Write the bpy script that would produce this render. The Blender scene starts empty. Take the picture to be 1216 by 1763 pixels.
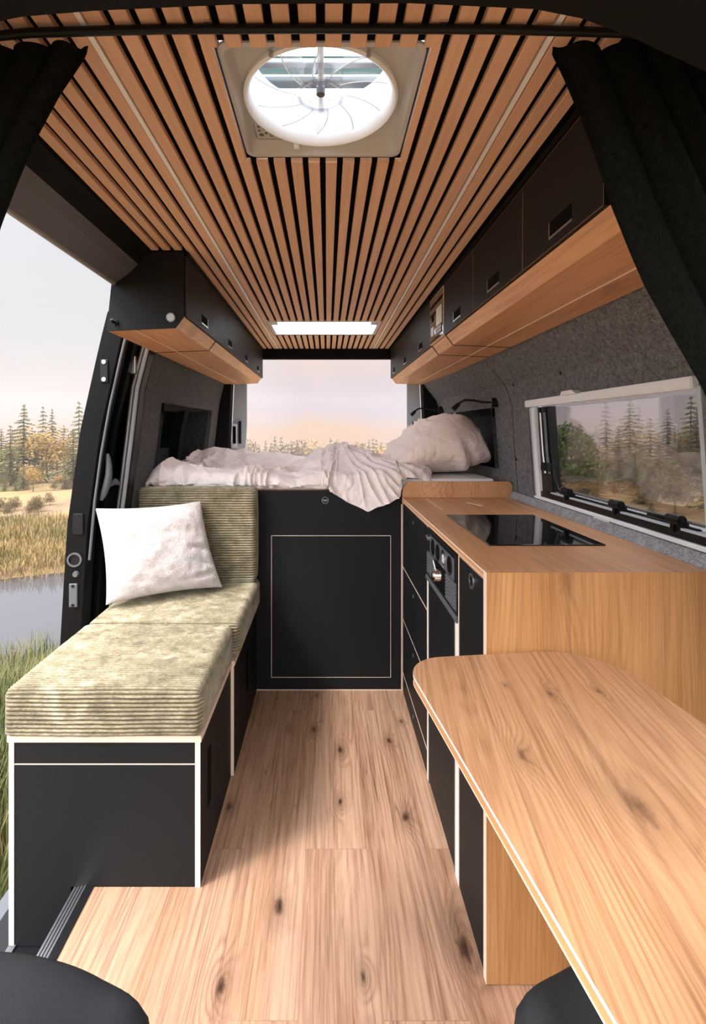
import bpy, bmesh, math, random
from mathutils import Vector, Matrix, noise as mn
C = bpy.context.scene.collection
R = math.radians
random.seed(7)

# ------------------------------------------------------------------ helpers
def root_loc(o):
    while o.parent: o = o.parent
    return Vector(o.location)

def tag(o, label=None, cat=None, group=None, kind=None):
    if label: o['label'] = label
    if cat: o['category'] = cat
    if group: o['group'] = group
    if kind: o['kind'] = kind
    return o

def thing(name, label, cat, loc, group=None):
    o = bpy.data.objects.new(name, None); C.objects.link(o)
    o.location = loc; o.empty_display_size = .05
    return tag(o, label, cat, group)

def obj(name, bm, mats, parent=None, smooth=False, label=None):
    if not isinstance(mats, (list, tuple)): mats = [mats]
    bmesh.ops.recalc_face_normals(bm, faces=bm.faces)
    if parent is not None:
        org = root_loc(parent)
    else:
        xs = [v.co.x for v in bm.verts]; ys = [v.co.y for v in bm.verts]; zs = [v.co.z for v in bm.verts]
        org = Vector(((min(xs)+max(xs))/2, (min(ys)+max(ys))/2, min(zs)))
    for v in bm.verts: v.co -= org
    if smooth:
        for f in bm.faces: f.smooth = True
    me = bpy.data.meshes.new(name); bm.to_mesh(me); bm.free()
    for m in mats: me.materials.append(m)
    o = bpy.data.objects.new(name, me); C.objects.link(o)
    if parent is not None: o.parent = parent
    else: o.location = org
    if label: o['label'] = label
    if smooth: 
        try: me.set_sharp_from_angle(angle=R(50))
        except Exception: pass
    return o

def B(): return bmesh.new()

def box(bm, x0, x1, y0, y1, z0, z1, mat=0, bev=0, seg=2):
    r = bmesh.ops.create_cube(bm, size=1)
    vs = r['verts']
    for v in vs:
        v.co = Vector(((x0+x1)/2+v.co.x*(x1-x0), (y0+y1)/2+v.co.y*(y1-y0), (z0+z1)/2+v.co.z*(z1-z0)))
    fs = list({f for v in vs for f in v.link_faces})
    for f in fs: f.material_index = mat
    if bev:
        es = list({e for v in vs for e in v.link_edges})
        bmesh.ops.bevel(bm, geom=es, offset=bev, segments=seg, affect='EDGES', profile=.5)
    return fs

def board(bm, x0, x1, y0, y1, z0, z1, axis='x', ins=.003):
    """laminated board: faces across `axis` are laminate (slot 0), edges and a fine border are bare ply (slot 1)"""
    fs = box(bm, x0, x1, y0, y1, z0, z1)
    ai = 'xyz'.index(axis)
    bmesh.ops.recalc_face_normals(bm, faces=fs)
    main = [f for f in fs if abs(f.normal[ai]) > .9]
    for f in fs:
        f.material_index = 0 if f in main else 1
    if ins:
        r = bmesh.ops.inset_individual(bm, faces=main, thickness=ins)
        for f in r['faces']: f.material_index = 1

def prism(bm, pts, axis, a0, a1, mats=None, cap=None):
    """pts 2D; axis 'y': (x,z)  axis 'x': (y,z)  axis 'z': (x,y)"""
    def mk(p, a):
        if axis == 'y': return (p[0], a, p[1])
        if axis == 'x': return (a, p[0], p[1])
        return (p[0], p[1], a)
    A = [bm.verts.new(mk(p, a0)) for p in pts]; D = [bm.verts.new(mk(p, a1)) for p in pts]
    n = len(pts)
    for i in range(n):
        f = bm.faces.new((A[i], A[(i+1) % n], D[(i+1) % n], D[i]))
        if mats: f.material_index = mats[i]
    f1 = bm.faces.new(A); f2 = bm.faces.new(D)
    if cap is not None: f1.material_index = cap; f2.material_index = cap

def cyl(bm, p0, p1, r0, r1=None, seg=16, mat=0, caps=True):
    p0 = Vector(p0); p1 = Vector(p1); r1 = r0 if r1 is None else r1
    d = (p1-p0).normalized(); up = Vector((0, 0, 1)) if abs(d.z) < .9 else Vector((1, 0, 0))
    a = d.cross(up).normalized(); b = d.cross(a)
    A, D = [], []
    for i in range(seg):
        t = 2*math.pi*i/seg; o = a*math.cos(t)+b*math.sin(t)
        A.append(bm.verts.new(p0+o*r0)); D.append(bm.verts.new(p1+o*r1))
    for i in range(seg):
        f = bm.faces.new((A[i], A[(i+1) % seg], D[(i+1) % seg], D[i])); f.material_index = mat
    if caps:
        bm.faces.new(A).material_index = mat; bm.faces.new(D).material_index = mat

def tube(bm, pts, r, seg=8, mat=0, closed=False):
    pts = [Vector(p) for p in pts]; n = len(pts); rings = []
    prev = None
    for i, p in enumerate(pts):
        if closed: d = pts[(i+1) % n]-pts[i-1]
        else: d = pts[min(i+1, n-1)]-pts[max(i-1, 0)]
        d.normalize()
        if prev is None:
            up = Vector((0, 0, 1)) if abs(d.z) < .9 else Vector((1, 0, 0))
            a = d.cross(up).normalized()
        else:
            a = (prev-d*prev.dot(d)).normalized()
        prev = a; b = d.cross(a)
        rr = r[i] if isinstance(r, (list, tuple)) else r
        rings.append([bm.verts.new(p+(a*math.cos(2*math.pi*k/seg)+b*math.sin(2*math.pi*k/seg))*rr) for k in range(seg)])
    m = n if closed else n-1
    for i in range(m):
        A = rings[i]; D = rings[(i+1) % n]
        for k in range(seg):
            f = bm.faces.new((A[k], A[(k+1) % seg], D[(k+1) % seg], D[k])); f.material_index = mat
    if not closed:
        bm.faces.new(rings[0]).material_index = mat; bm.faces.new(rings[-1]).material_index = mat

def ring(bm, c, n, r_out, r_in, th, seg=32, mat=0):
    """flat washer, axis n"""
    c = Vector(c); n = Vector(n).normalized(); up = Vector((0, 0, 1)) if abs(n.z) < .9 else Vector((1, 0, 0))
    a = n.cross(up).normalized(); b = n.cross(a)
    V = []
    for i in range(seg):
        t = 2*math.pi*i/seg; o = a*math.cos(t)+b*math.sin(t)
        V.append([bm.verts.new(c+o*r_out), bm.verts.new(c+o*r_in), bm.verts.new(c+o*r_in+n*th), bm.verts.new(c+o*r_out+n*th)])
    for i in range(seg):
        j = (i+1) % seg
        for k in range(4):
            f = bm.faces.new((V[i][k], V[i][(k+1) % 4], V[j][(k+1) % 4], V[j][k])); f.material_index = mat

def lerp_tab(tab, x):
    if x <= tab[0][0]: return tab[0][1]
    for (a, b), (c, d) in zip(tab, tab[1:]):
        if x <= c: return b+(d-b)*(x-a)/(c-a)
    return tab[-1][1]

def sstep(a, b, x):
    t = max(0, min(1, (x-a)/(b-a))); return t*t*(3-2*t)

# ------------------------------------------------------------------ materials
def s2l(c):
    return tuple(((v/255)/12.92 if v/255 <= .04045 else ((v/255+.055)/1.055)**2.4) for v in c)

class N:
    def __init__(s, name):
        s.m = bpy.data.materials.new(name); s.m.use_nodes = True
        s.t = s.m.node_tree; s.n = s.t.nodes; s.b = s.n['Principled BSDF']; s.out = s.n['Material Output']
    def a(s, typ, **kw):
        nd = s.n.new(typ)
        for k, v in kw.items():
            if k.startswith('i_'):
                key = k[2:]
                key = int(key) if key.isdigit() else key.replace('_', ' ')
                if hasattr(v, 'is_output') or isinstance(v, bpy.types.NodeSocket): s.t.links.new(v, nd.inputs[key])
                else: nd.inputs[key].default_value = v
            else: setattr(nd, k, v)
        return nd
    def l(s, a, b): s.t.links.new(a, b)
    def math(s, op, a, b=0, c=0):
        nd = s.n.new('ShaderNodeMath'); nd.operation = op
        for i, v in enumerate((a, b, c)):
            if isinstance(v, bpy.types.NodeSocket): s.l(v, nd.inputs[i])
            else: nd.inputs[i].default_value = v
        return nd.outputs[0]
    def vscale(s, vec, sc):
        nd = s.n.new('ShaderNodeVectorMath'); nd.operation = 'MULTIPLY'; s.l(vec, nd.inputs[0]); nd.inputs[1].default_value = sc
        return nd.outputs[0]
    def noise(s, vec, scale=5, detail=4, rough=.55, dist=0):
        nd = s.n.new('ShaderNodeTexNoise'); s.l(vec, nd.inputs['Vector'])
        nd.inputs['Scale'].default_value = scale; nd.inputs['Detail'].default_value = detail
        nd.inputs['Roughness'].default_value = rough; nd.inputs['Distortion'].default_value = dist
        return nd.outputs['Fac']
    def ramp(s, fac, stops):
        nd = s.n.new('ShaderNodeValToRGB'); s.l(fac, nd.inputs[0]); e = nd.color_ramp.elements
        while len(e) < len(stops): e.new(.5)
        for el, (p, c) in zip(e, stops):
            el.position = p; el.color = tuple(c)+(1,) if len(c) == 3 else c
        return nd.outputs[0]
    def mix(s, fac, a, b, mode='MIX'):
        nd = s.n.new('ShaderNodeMix'); nd.data_type = 'RGBA'; nd.blend_type = mode
        for sock, v in ((nd.inputs[0], fac), (nd.inputs[6], a), (nd.inputs[7], b)):
            if isinstance(v, bpy.types.NodeSocket): s.l(v, sock)
            else: sock.default_value = v if not isinstance(v, tuple) else (tuple(v)+(1,) if len(v) == 3 else v)
        return nd.outputs[2]
    def bump(s, h, strength=.3, dist=.002):
        nd = s.n.new('ShaderNodeBump'); s.l(h, nd.inputs['Height'])
        nd.inputs['Strength'].default_value = strength; nd.inputs['Distance'].default_value = dist
        s.l(nd.outputs[0], s.b.inputs['Normal'])
    def pos(s): return s.n.new('ShaderNodeNewGeometry').outputs['Position']

def plain(name, col, rough=.5, metal=0, spec=.5, grain=0, alpha=1, trans=0, ior=1.45, coat=0):
    k = N(name); b = k.b
    b.inputs['Base Color'].default_value = (*col, 1)
    b.inputs['Roughness'].default_value = rough; b.inputs['Metallic'].default_value = metal
    b.inputs['Specular IOR Level'].default_value = spec
    b.inputs['Transmission Weight'].default_value = trans; b.inputs['IOR'].default_value = ior
    b.inputs['Coat Weight'].default_value = coat
    if grain:
        p = k.pos(); n = k.noise(p, 420, 3)
        k.l(k.mix(k.math('MULTIPLY', n, grain), col, tuple(min(1, c*2.6+.01) for c in col)), b.inputs['Base Color'])
        k.bump(n, .15, .001)
    return k.m

def wood(name, light, mid, dark, along='y', scale=1.0, plank=None, knots=.55, contrast=1.0, rough=.42, rot=0, ringf=34, offset=(0, 0, 0), streak=.5, spec=.5, kcell=2.6, wav=1.0, spots=None):
    """oak: cathedral rings, long fibres, knots with bent grain"""
    k = N(name)
    p = k.pos()
    mp = k.a('ShaderNodeMapping'); k.l(p, mp.inputs[0])
    # make local: X across, Y along, Z through
    if along == 'y': mp.inputs['Rotation'].default_value = (0, 0, R(rot))
    elif along == 'z': mp.inputs['Rotation'].default_value = (R(90), 0, 0)
    elif along == 'x': mp.inputs['Rotation'].default_value = (0, 0, R(90))
    mp.inputs['Location'].default_value = offset
    v = mp.outputs[0]; v0 = p
    tone = None
    if plank:
        br = k.a('ShaderNodeTexBrick'); 
        rt = k.a('ShaderNodeMapping'); k.l(v, rt.inputs[0]); rt.inputs['Rotation'].default_value = (0, 0, R(90))
        k.l(rt.outputs[0], br.inputs['Vector'])
        br.offset = .37; br.squash = 1
        br.inputs['Color1'].default_value = (0, 0, 0, 1); br.inputs['Color2'].default_value = (1, 1, 1, 1); br.inputs['Mortar'].default_value = (.5, .5, .5, 1)
        br.inputs['Scale'].default_value = 1; br.inputs['Mortar Size'].default_value = .0006
        br.inputs['Mortar Smooth'].default_value = 0; br.inputs['Bias'].default_value = 0
        br.inputs['Brick Width'].default_value = plank[1]; br.inputs['Row Height'].default_value = plank[0]
        tone = br.outputs['Color']; mort = br.outputs['Fac']
        ad = k.a('ShaderNodeVectorMath', operation='MULTIPLY_ADD'); k.l(tone, ad.inputs[0]); ad.inputs[1].default_value = (3.1, 5.7, 9.3); k.l(v, ad.inputs[2])
        v = ad.outputs[0]
    # knots
    kv = k.vscale(v, (kcell*scale, kcell*.45*scale, 0))
    vo = k.a('ShaderNodeTexVoronoi'); k.l(kv, vo.inputs['Vector']); vo.voronoi_dimensions = '2D'; vo.inputs['Scale'].default_value = 1.0; vo.inputs['Randomness'].default_value = .95
    kd = vo.outputs['Distance']
    if spots:
        kd = None
        for (x0, y0, size) in spots:
            sub = k.a('ShaderNodeVectorMath', operation='SUBTRACT'); k.l(v0, sub.inputs[0]); sub.inputs[1].default_value = (x0, y0, 0)
            ln = k.a('ShaderNodeVectorMath', operation='LENGTH'); k.l(k.vscale(sub.outputs[0], (4.2/size, 1.9/size, 0)), ln.inputs[0])
            kd = ln.outputs['Value'] if kd is None else k.math('MINIMUM', kd, ln.outputs['Value'])
    near = k.math('POWER', k.math('SUBTRACT', 1, k.math('MINIMUM', k.math('MULTIPLY', kd, 3.4), 1)), 2)   # 1 at knot centre
    lown = k.noise(k.vscale(v, (5*scale, .55*scale, 5*scale)), 1, 2, .5, .3)
    sx = k.a('ShaderNodeSeparateXYZ'); k.l(v, sx.inputs[0])
    field = k.math('ADD', k.math('MULTIPLY', lown, wav), k.math('MULTIPLY', near, knots*.55))
    field = k.math('ADD', field, k.math('MULTIPLY', sx.outputs[0], 5.2*scale))
    fineoff = k.noise(k.vscale(v, (60, 4, 60)), 1, 2)
    ph = k.math('ADD', k.math('MULTIPLY', field, ringf*2), k.math('MULTIPLY', fineoff, 2.0))
    rings = k.math('MULTIPLY_ADD', k.math('SINE', ph), .5, .5)
    rings = k.math('POWER', rings, 2.2)
    fib = k.noise(k.vscale(v, (420*scale, 9*scale, 420*scale)), 1, 3, .6)
    fib2 = k.noise(k.vscale(v, (95*scale, 2.2*scale, 95*scale)), 1, 3, .6)
    broad = k.noise(k.vscale(v, (9*scale, .8*scale, 9*scale)), 1, 3, .5)
    col = k.mix(k.ramp(broad, [(.35, (0, 0, 0)), (.68, (1, 1, 1))]), light, mid)
    rg = k.ramp(k.noise(k.vscale(v, (14*scale, 1.6*scale, 14*scale)), 1, 2), [(.36, (.12, .12, .12)), (.62, (1, 1, 1))])
    col = k.mix(k.math('MULTIPLY', k.math('MULTIPLY', rings, rg), .40*contrast), col, dark)
    col = k.mix(k.math('MULTIPLY', k.ramp(fib2, [(.46, (0, 0, 0)), (.72, (1, 1, 1))]), streak*contrast), col, dark)
    col = k.mix(k.math('MULTIPLY', k.ramp(fib, [(.46, (0, 0, 0)), (.72, (1, 1, 1))]), .45*contrast), col, tuple(min(1, c*1.15+.05) for c in light))
    kd2 = k.math('ADD', kd, k.math('MULTIPLY', k.math('SUBTRACT', k.noise(k.vscale(v, (70, 28, 70)), 1, 3, .7), .5), .09))
    kn = k.ramp(kd2, [(.0, (1, 1, 1)), (.022, (.85, .85, .85)), (.06, (.30, .30, .30)), (.19, (0, 0, 0))])
    if spots: kn0 = kn
    kcol = k.a('ShaderNodeSeparateColor'); k.l(vo.outputs['Color'], kcol.inputs[0])
    kn = k.math('MULTIPLY', kn, k.ramp(kcol.outputs[0], [(.25, (.15, .15, .15)), (.6, (1, 1, 1))]))
    if spots: kn = kn0
    col = k.mix(k.math('MULTIPLY', kn, min(1, knots*1.3)), col, tuple(c*.32 for c in dark))
    if plank:
        sv = k.a('ShaderNodeSeparateColor'); k.l(tone, sv.inputs[0])
        col = k.mix(k.math('MULTIPLY', sv.outputs[0], .28), col, k.mix(1.0, col, (.80, .74, .70), 'MULTIPLY'))
        col = k.mix(k.math('MULTIPLY', mort, .35), col, tuple(c*.35 for c in dark))
        # drying cracks
        cr = k.noise(k.vscale(v, (26, 1.3, 26)), 1, 2, .4, .4)
        crk = k.ramp(cr, [(.488, (0, 0, 0)), (.497, (1, 1, 1)), (.503, (1, 1, 1)), (.512, (0, 0, 0))])
        gate = k.ramp(k.noise(k.vscale(v, (3.5, 1.2, 3.5)), 1, 1), [(.55, (0, 0, 0)), (.66, (1, 1, 1))])
        col = k.mix(k.math('MULTIPLY', k.math('MULTIPLY', crk, gate), .6), col, tuple(c*.35 for c in dark))
    k.l(col, k.b.inputs['Base Color'])
    k.b.inputs['Roughness'].default_value = rough
    k.b.inputs['Specular IOR Level'].default_value = spec
    k.bump(k.math('ADD', k.math('MULTIPLY', fib2, .7), k.math('MULTIPLY', fib, .3)), .12, .001)
    return k.m

def felt(name, c0, c1, sc=1.0):
    k = N(name); p = k.pos()
    n1 = k.noise(k.vscale(p, (260*sc, 110*sc, 260*sc)), 1, 4, .75, .4); n2 = k.noise(p, 38*sc, 3, .6)
    f = k.math('ADD', k.math('MULTIPLY', n1, .72), k.math('MULTIPLY', n2, .28))
    k.l(k.ramp(f, [(.36, c0), (.62, c1)]), k.b.inputs['Base Color'])
    k.b.inputs['Roughness'].default_value = .95; k.b.inputs['Specular IOR Level'].default_value = .15
    k.bump(n1, .6, .002)
    return k.m

M = {}
oakA = (s2l((212, 160, 112)), s2l((194, 138, 90)), s2l((134, 84, 48)))
M['worktop'] = wood('oak worktop', *oakA, along='y', offset=(.1, .3, 0), knots=.5, contrast=.9, rough=.38)
M['table'] = wood('oak table', s2l((202, 152, 110)), s2l((184, 132, 90)), s2l((116, 70, 40)), along='y', rot=6.5, offset=(.37, .62, .1), knots=.6, contrast=1.0, ringf=40, kcell=2.3, wav=1.7, spots=[(0.434, 0.972, 0.45), (0.534, 0.983, 0.3), (0.424, 0.68, 1.2), (0.359, 1.005, 0.25), (0.309, 0.789, 0.65)], rough=.4)
M['oak_end'] = wood('oak upright', s2l((198, 144, 90)), s2l((174, 118, 66)), s2l((116, 70, 36)), along='z', offset=(.55, .2, .3), knots=.35, contrast=.7, ringf=46, rough=.45)
M['oak_over'] = wood('oak overhead', s2l((222, 168, 120)), s2l((202, 146, 98)), s2l((138, 86, 50)), along='y', offset=(.7, .1, .4), knots=.3, contrast=.8, rough=.4)
M['slat'] = wood('oak slat', s2l((220, 178, 147)), s2l((207, 164, 133)), s2l((164, 121, 94)), along='y', knots=0, contrast=.45, rough=.6, streak=.3, spec=.3)
M['floor'] = wood('oak floor', s2l((200, 160, 130)), s2l((176, 132, 100)), s2l((100, 60, 38)), along='y', plank=(.19, 1.22), knots=.85, contrast=1.1, ringf=32, kcell=4.0, streak=.6, wav=1.3, spots=[(-0.056, 2.171, 0.8), (0.054, 2.036, 1.0), (0.047, 1.75, 0.7), (0.332, 2.232, 0.6), (0.26, 2.094, 0.8), (0.265, 1.679, 1.0), (0.346, 1.256, 1.5), (-0.13, 1.363, 1.1), (0.087, 1.188, 0.6), (-0.051, 2.457, 0.6), (-0.337, 1.723, 0.8), (0.395, 1.866, 0.5), (-0.248, 1.166, 1.0)], rough=.42, offset=(.065, .12, 0))
M['birch'] = plain('birch edge', s2l((236, 214, 190)), .6)
M['white_edge'] = plain('white edge', s2l((240, 236, 230)), .5)
M['ply'] = plain('ply core', s2l((206, 150, 100)), .6)
M['black'] = plain('black laminate', (.0075, .0075, .008), .5, spec=.16, grain=.5)
M['black_soft'] = plain('black laminate matt', (.0045, .0045, .0045), .6, spec=.1, grain=.5)
M['black_plastic'] = plain('black plastic', (.009, .009, .010), .4, spec=.25)
M['rubber'] = plain('black rubber', (.014, .014, .015), .6, spec=.3)
M['grey_plastic'] = plain('grey plastic', (.10, .105, .11), .45)
M['void'] = plain('dark recess', (.004, .004, .004), .9, spec=.1)
M['chrome'] = plain('chrome', (.75, .74, .72), .18, metal=1)
M['alu'] = plain('aluminium', (.55, .56, .57), .35, metal=1)
M['seal'] = plain('grey seal', (.30, .31, .32), .32, spec=.6)
M['black_gloss'] = plain('black gloss paint', (.0055, .006, .007), .32, spec=.2)
M['hob'] = plain('ceramic glass', (.004, .004, .005), .04, spec=.9)
M['white_plastic'] = plain('white plastic', (.84, .87, .89), .4)
M['louvre'] = plain('louvre grey', (.16, .165, .17), .4)
M['cream_plastic'] = plain('cream plastic', s2l((184, 184, 184)), .5)
M['grey_paint'] = plain('grey paint', s2l((178, 188, 194)), .5, grain=.12)
M['header_grey'] = plain('painted header', s2l((88, 88, 94)), .5, grain=.2)
M['felt'] = felt('grey felt', s2l((49, 50, 52)), s2l((140, 140, 142)), 1.5)
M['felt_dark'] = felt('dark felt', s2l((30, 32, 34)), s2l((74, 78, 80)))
M['felt_warm'] = felt('warm grey felt', s2l((50, 51, 52)), s2l((112, 112, 112)), 1.5)
M['felt_light'] = felt('light felt', s2l((96, 98, 102)), s2l((176, 178, 182)))
M['backing'] = plain('black felt backing', (.004, .004, .004), 1, spec=.05)
M['curtain'] = felt('curtain cloth', s2l((18, 20, 19)), s2l((46, 50, 46)), 2.2)
M['seat'] = plain('seat vinyl', (.017, .018, .019), .75, spec=.12, grain=.5)
M['led'] = plain('diffuser', s2l((238, 236, 234)), .5)

def glass(name, tint, rough=0.0, refl=.5):
    """clear thin pane: tinted transparency with a weak gloss"""
    k = N(name)
    tr = k.a('ShaderNodeBsdfTransparent'); tr.inputs[0].default_value = (*tint, 1)
    gl = k.a('ShaderNodeBsdfGlossy'); gl.inputs['Roughness'].default_value = max(rough, .01)
    fr = k.a('ShaderNodeFresnel'); fr.inputs[0].default_value = 1.45
    mx = k.a('ShaderNodeMixShader'); k.l(k.math('MULTIPLY', fr.outputs[0], refl), mx.inputs[0]); k.l(tr.outputs[0], mx.inputs[1]); k.l(gl.outputs[0], mx.inputs[2])
    k.l(mx.outputs[0], k.out.inputs[0])
    return k.m
M['pane'] = glass('window acrylic', (.80, .77, .76), refl=.7)
M['pane_dark'] = glass('dark glass', (.30, .33, .32), refl=1)
M['clear'] = glass('clear blade', (.93, .935, .95), .15, .35)

def translucent(name, col):
    k = N(name)
    t = k.a('ShaderNodeBsdfTranslucent'); t.inputs[0].default_value = (*col, 1)
    d = k.a('ShaderNodeBsdfDiffuse'); d.inputs[0].default_value = (*col, 1)
    mx = k.a('ShaderNodeMixShader'); mx.inputs[0].default_value = .12
    k.l(t.outputs[0], mx.inputs[1]); k.l(d.outputs[0], mx.inputs[2]); k.l(mx.outputs[0], k.out.inputs[0])
    return k.m
M['frosted'] = translucent('frosted dome', (.92, .93, .95))

def corduroy(name):
    k = N(name); p = k.pos()
    n = k.noise(p, 26, 4, .6); n2 = k.noise(k.vscale(p, (90, 300, 300)), 1, 3, .7); big = k.noise(p, 7, 3, .6, 1.2)
    f = k.math('ADD', k.math('ADD', k.math('MULTIPLY', n, .3), k.math('MULTIPLY', n2, .35)), k.math('MULTIPLY', big, .35))
    k.l(k.ramp(f, [(.38, s2l((98, 88, 68))), (.52, s2l((150, 137, 108))), (.66, s2l((196, 186, 162)))]), k.b.inputs['Base Color'])
    at = k.a('ShaderNodeAttribute'); at.attribute_name = 'groove_shade'
    base = k.b.inputs['Base Color'].links[0].from_socket
    k.l(k.mix(at.outputs['Fac'], base, s2l((70, 62, 42))), k.b.inputs['Base Color'])  # shade between the ribs put into the colour as a darker tone
    k.b.inputs['Roughness'].default_value = .8; k.b.inputs['Specular IOR Level'].default_value = .2
    k.b.inputs['Sheen Weight'].default_value = .5; k.b.inputs['Sheen Tint'].default_value = (.95, .95, .8, 1); k.b.inputs['Sheen Roughness'].default_value = .4
    k.bump(n2, .7, .003)
    return k.m
M['cord'] = corduroy('olive corduroy')

def cloth(name, a, b, sc=30, fuzz=0):
    k = N(name); p = k.pos(); n = k.noise(p, sc, 4, .6); f = k.noise(p, 500 if not fuzz else 170, 3, .7)
    k.l(k.mix(k.math('MULTIPLY', f, .5), k.ramp(n, [(.35, a), (.65, b)]), b), k.b.inputs['Base Color'])
    k.b.inputs['Roughness'].default_value = .9; k.b.inputs['Specular IOR Level'].default_value = .15
    k.b.inputs['Sheen Weight'].default_value = .15 if not fuzz else .5
    if fuzz: k.bump(f, .8, .006)
    else:
        ds = k.a('ShaderNodeVectorMath', operation='MULTIPLY_ADD'); nv = k.a('ShaderNodeTexNoise'); nv.inputs['Scale'].default_value = 4; k.l(p, nv.inputs['Vector'])
        k.l(nv.outputs['Color'], ds.inputs[0]); ds.inputs[1].default_value = (.35, .35, .35); k.l(p, ds.inputs[2])
        r1 = k.math('ABSOLUTE', k.math('SUBTRACT', k.noise(k.vscale(ds.outputs[0], (9, 4, 5)), 1, 1, .4), .5))
        r2 = k.math('ABSOLUTE', k.math('SUBTRACT', k.noise(k.vscale(ds.outputs[0], (6, 13, 15)), 1, 1, .4), .5))
        rr = k.math('ADD', k.math('MINIMUM', k.math('MULTIPLY', r1, 7), 1), k.math('MULTIPLY', k.math('MINIMUM', k.math('MULTIPLY', r2, 7), 1), .6))
        k.bump(k.math('ADD', rr, k.math('MULTIPLY', f, .03)), .42, .010)
    return k.m
M['linen'] = cloth('blush linen', s2l((238, 224, 218)), s2l((246, 235, 230)))
M['linen2'] = cloth('blush pillow linen', s2l((234, 215, 205)), s2l((241, 226, 217)))
M['plush'] = cloth('cream plush', s2l((204, 188, 180)), s2l((232, 222, 216)), 30, 1)
M['sheet'] = plain('white sheet', (.8, .8, .79), .9)

M['tinted_green'] = glass('green tinted glass', (.30, .36, .34), refl=.4)
ZEN, GLOW, BEHIND, SUNE, EXPO = 6.5, 4.5, 3.0, 2.8, 0.0
MIST, MISTC = .018, (.145, .125, .120)
# ------------------------------------------------------------------ dimensions (metres; camera above the floor origin, van runs along +Y)
CH = 1.30            # eye height
ZC = 1.913           # underside of the slats
YB = 2.50            # front of the bed box
YR = 3.78            # rear of the van
KX, KY = .376, 1.17  # kitchen front plane, kitchen near end
ZW = .967            # worktop

LEDGE = [(0, .965), (.6, .955), (.967, .93), (1.0, .93), (1.16, .918), (1.30, .908), (1.43, .90), (1.52, .868), (1.60, .80), (1.65, .762), (1.80, .73), (1.95, .70)]
def wallx(z, y):     # inner half-width of the body
    t = sstep(2.4, 3.78, y)
    return lerp_tab(LEDGE, z)*(1-.07*t)
def wallx_l(z, y):
    t = sstep(2.2, 3.78, y)
    return lerp_tab([(0, .955), (.6, .95), (.944, .912), (1.26, .872), (1.49, .845), (1.67, .80), (1.80, .75), (1.95, .70)], z)*(1-.06*t)

def wall(name, side, fx, ys, zs, holes, mat, parent=None):
    """curved wall skin with rectangular holes, thickness outwards"""
    bm = B(); V = {}
    def g(i, j):
        if (i, j) not in V: V[(i, j)] = bm.verts.new((side*fx(zs[j], ys[i]), ys[i], zs[j]))
        return V[(i, j)]
    for i in range(len(ys)-1):
        for j in range(len(zs)-1):
            yc = (ys[i]+ys[i+1])/2; zc = (zs[j]+zs[j+1])/2
            if any(h[0] < yc < h[1] and h[2] < zc < h[3] for h in holes): continue
            bm.faces.new((g(i, j), g(i+1, j), g(i+1, j+1), g(i, j+1)))
    r = bmesh.ops.extrude_face_region(bm, geom=bm.faces[:])
    for v in [x for x in r['geom'] if isinstance(x, bmesh.types.BMVert)]: v.co.x += side*.03
    o = obj(name, bm, mat, parent)
    if parent is None: tag(o, kind='structure')
    return o

# floor -----------------------------------------------------------------
bm = B(); box(bm, -.665, .96, -.25, 3.8, -.03, 0)
floor = tag(obj('floor', bm, M['floor']), kind='structure')
bm = B(); box(bm, -.98, -.665, -.25, YB, -.21, -.17)
tag(obj('floor', bm, M['black_plastic']), kind='structure')      # step well
bm = B(); box(bm, -.668, -.665, -.25, YB, -.17, -.03); step_riser = tag(obj('trim_1', bm, M['black_plastic']), kind='structure')
bm = B(); box(bm, -1.025, -.98, .3, 3.6, -.26, -.175); tag(obj('trim_2', bm, M['grey_plastic']), kind='structure')
bm = B(); box(bm, -.905, -.885, .9, 3.0, -.17, -.164); tag(obj('trim_3', bm, M['grey_plastic']), kind='structure')
# stepped edge nosing
bm = B()
prism(bm, [(-.664, .004), (-.680, .004), (-.722, -.003), (-.726, -.03), (-.664, -.03)], 'y', -.2, YB)
nose = tag(obj('step_nosing', bm, M['black_plastic']), 'black step nosing with bright metal ribs along the floor edge by the open side', 'step edge')
for i in range(4):
    x = -.688-.0095*i; bm = B(); z = .0035-(-.680-x)/.042*.007
    box(bm, x-.0028, x+.0028, -.19, YB-.01, z-.002, z+.0028)
    obj('metal_rib', bm, M['alu'], nose)

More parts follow.
